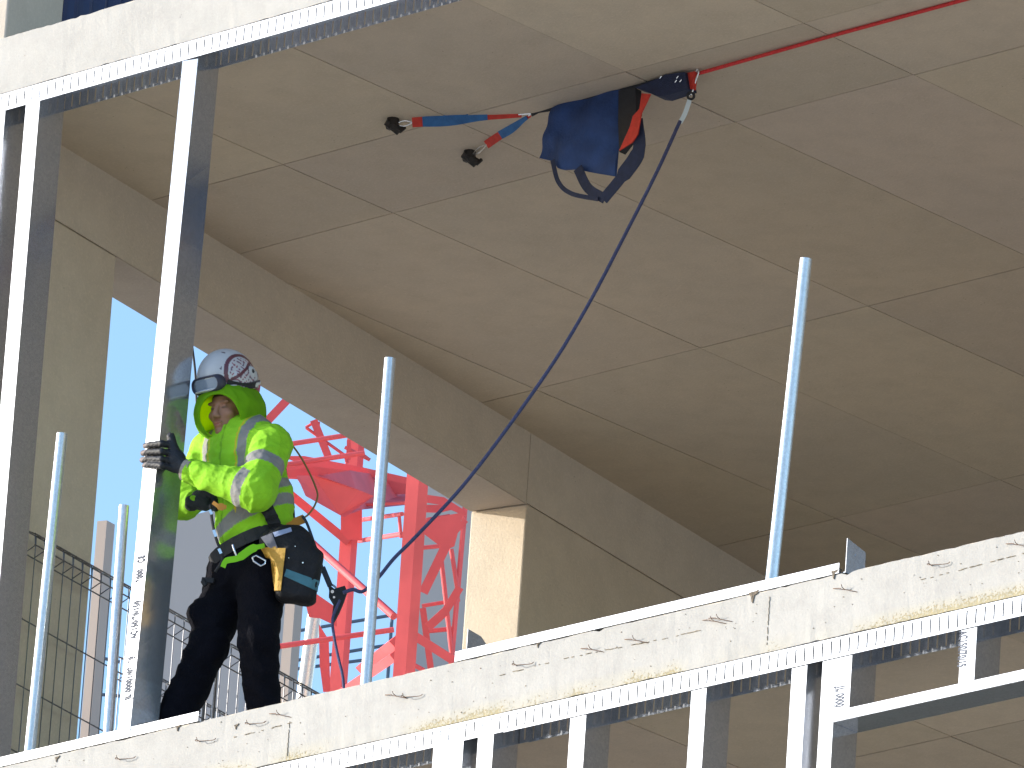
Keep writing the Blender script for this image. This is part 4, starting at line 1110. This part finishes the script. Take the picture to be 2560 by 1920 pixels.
def patch(poly, name, m_, fn=on_pouch, n=9, off=.003, th=.006):
    """quad of picture corners laid onto the pouch"""
    (x0, y0), (x1, y1), (x2, y2), (x3, y3) = poly; vs = []; fs = []
    for j in range(n):
        for i in range(n):
            u, v = i/(n-1), j/(n-1)
            X = (x0*(1-u)+x1*u)*(1-v)+(x3*(1-u)+x2*u)*v; Y = (y0*(1-u)+y1*u)*(1-v)+(y3*(1-u)+y2*u)*v
            vs.append(fn(X, Y, off))
    m2 = len(vs); vs += [v+np.array([0, th+.004, 0]) for v in vs]
    for j in range(n-1):
        for i in range(n-1):
            a = j*n+i; fs += [(a, a+1, a+n+1, a+n), (m2+a, m2+a+n, m2+a+n+1, m2+a+1)]
    for i in range(n-1): fs += [(i, m2+i, m2+i+1, i+1), ((n-1)*n+i, (n-1)*n+i+1, m2+(n-1)*n+i+1, m2+(n-1)*n+i), (i*n, (i+1)*n, m2+(i+1)*n, m2+i*n), (i*n+n-1, m2+i*n+n-1, m2+(i+1)*n+n-1, (i+1)*n+n-1)]
    mb = MB(); mb.add(vs, fs); return wobj(mb, name, m_, True)
patch(((716, 1422), (798, 1452), (794, 1478), (710, 1440)), 'teal_band', M_teal)
patch(((673, 1370), (714, 1370), (702, 1476), (686, 1476)), 'yellow_pocket', M_yel, off=.010)
patch(((652, 1370), (690, 1366), (688, 1398), (664, 1392)), 'yellow_pocket', M_yel, off=.008)
patch(((682, 1331), (727, 1318), (730, 1328), (687, 1342)), 'pale_tape', M_tape, off=.006)
patch(((652, 1343), (680, 1332), (694, 1370), (676, 1374)), 'webbing_end', mat('grey webbing', (.12, .12, .15), .7), off=.008)
mb = MB()
for px, py, r_ in ((757, 1407, .0058), (738, 1366, .0036), (722, 1395, .003)):
    c_ = on_pouch(px, py, .001); mb.tube([c_+np.array([0, .004, 0]), c_+np.array([0, -.005, -.001])], [r_, r_*.6], 10)
wobj(mb, 'rivet', M_alu)
mb = MB(); B_ = [lp(631, 1394, -.235), lp(640, 1389, -.235), lp(664, 1402, -.235), lp(662, 1410, -.235), lp(652, 1415, -.235), lp(634, 1403, -.235), lp(631, 1394, -.235)]
mb.tube(B_, .0042, 8); wobj(mb, 'buckle', M_alu)
mb = MB(); mb.tube(smooth_path([lp(582, 1362, -.21), lp(586, 1376, -.215), lp(592, 1392, -.21)], 3), .0045, 6)
for a, b in (((524, 1275), (530, 1286)), ((534, 1325), (540, 1342)), ((547, 1372), (553, 1384))):
    m3 = MB(); m3.bar(lp(*a, -.19), lp(*b, -.19), .012, .005, (0, 1, 0)); wobj(m3, 'chrome_clip', M_alu, False)
wobj(mb, 'belt_keeper', M_alu, False)
mb = MB(); mb.tube(smooth_path([lp(526, 1262, -.17), lp(530, 1300, -.18), lp(540, 1345, -.18), lp(556, 1395, -.16), lp(538, 1430, -.14)], 5), .0065, 8); wobj(mb, 'chest_lanyard', M_black)
mb = MB(); mb.bar(lp(505, 1450, -.02), lp(535, 1452, -.04), .022, .012, (0, 1, 0)); mb.tube([lp(507, 1452, -.03), lp(514, 1464, -.03)], .011, 10); wobj(mb, 'belt_hook', M_black, False)
patch_y = lambda X, Y, off: None
mb = MB(); mb.ribbon(smooth_path([lp(532, 1256, -.215), lp(548, 1266, -.22), lp(566, 1268, -.22)], 4), [.016]*4+[.030]*3+[.018]*2, .008, N_); wobj(mb, 'yellow_tab', M_orange)
# yellow lanyard loop and the lanyard clipped to the rope
mb = MB(); mb.tube(smooth_path([lp(690, 1063, -.02), lp(742, 1128, .03), lp(770, 1175, .03), lp(788, 1215, .02), lp(794, 1240, .01), lp(786, 1265, .0), lp(772, 1285, -.02), lp(758, 1296, -.04)], 6), .0042, 8); wobj(mb, 'lanyard_loop', mat('ochre lanyard', (.24, .15, .04), .7))
mb = MB(); mb.ribbon(smooth_path([lp(756, 1290, -.06), lp(768, 1310, -.07), lp(786, 1360, -.09), lp(806, 1420, -.10)], 5), .012, .006, N_); mb.ribbon([lp(806, 1418, -.10), lp(826, 1466, -.10)], .024, .012, N_)
wobj(mb, 'lanyard', M_cable, False)
patch_q = [(745, 1302), (760, 1298)]
mb = MB(); mb.ribbon([lp(722, 1318, -.10), lp(742, 1304, -.06), lp(762, 1296, -.03)], .038, .01, N_); wobj(mb, 'orange_strap', M_orange, False)
# rope grab where lanyard and blue rope meet
def l2w(p): return X0+RH*p[0]+DH*p[1]+np.array([0, 0, p[2]])
grab = empty('rope_grab', tuple(l2w(lp(840, 1490, -.10))), 'dark metal rope grab on the blue rope beside the worker\'s hip', 'rope grab'); GLc = Vector(grab.location)
def gp(mb, name, m_, smooth=True):
    o = mb.obj(name, m_, None, smooth); o.parent = grab; o.matrix_parent_inverse = Matrix.Translation(-GLc); return o
mb = MB(); q = lambda a, b, c=-.10: l2w(lp(a, b, c))
mb.prism([q(*a, -.115) for a in ((824, 1462), (836, 1472), (848, 1468), (862, 1464), (868, 1478), (860, 1502), (848, 1530), (836, 1552), (830, 1540), (834, 1508), (822, 1488))], DH*.03); gp(mb, 'cam_body', M_black, False)
mb = MB(); mb.tube([q(831, 1479, -.12), q(831, 1479, -.095)], .007, 10); mb.tube([q(835, 1493, -.12), q(835, 1493, -.095)], .005, 10); gp(mb, 'rivets', M_alu)
mb = MB(); mb.tube(smooth_path([q(822, 1462), q(830, 1492), q(842, 1500), q(846, 1480), q(834, 1464), q(822, 1462)], 4), .0045, 8); gp(mb, 'clip', mat('dull clip', (.25, .27, .30), .35, .9))
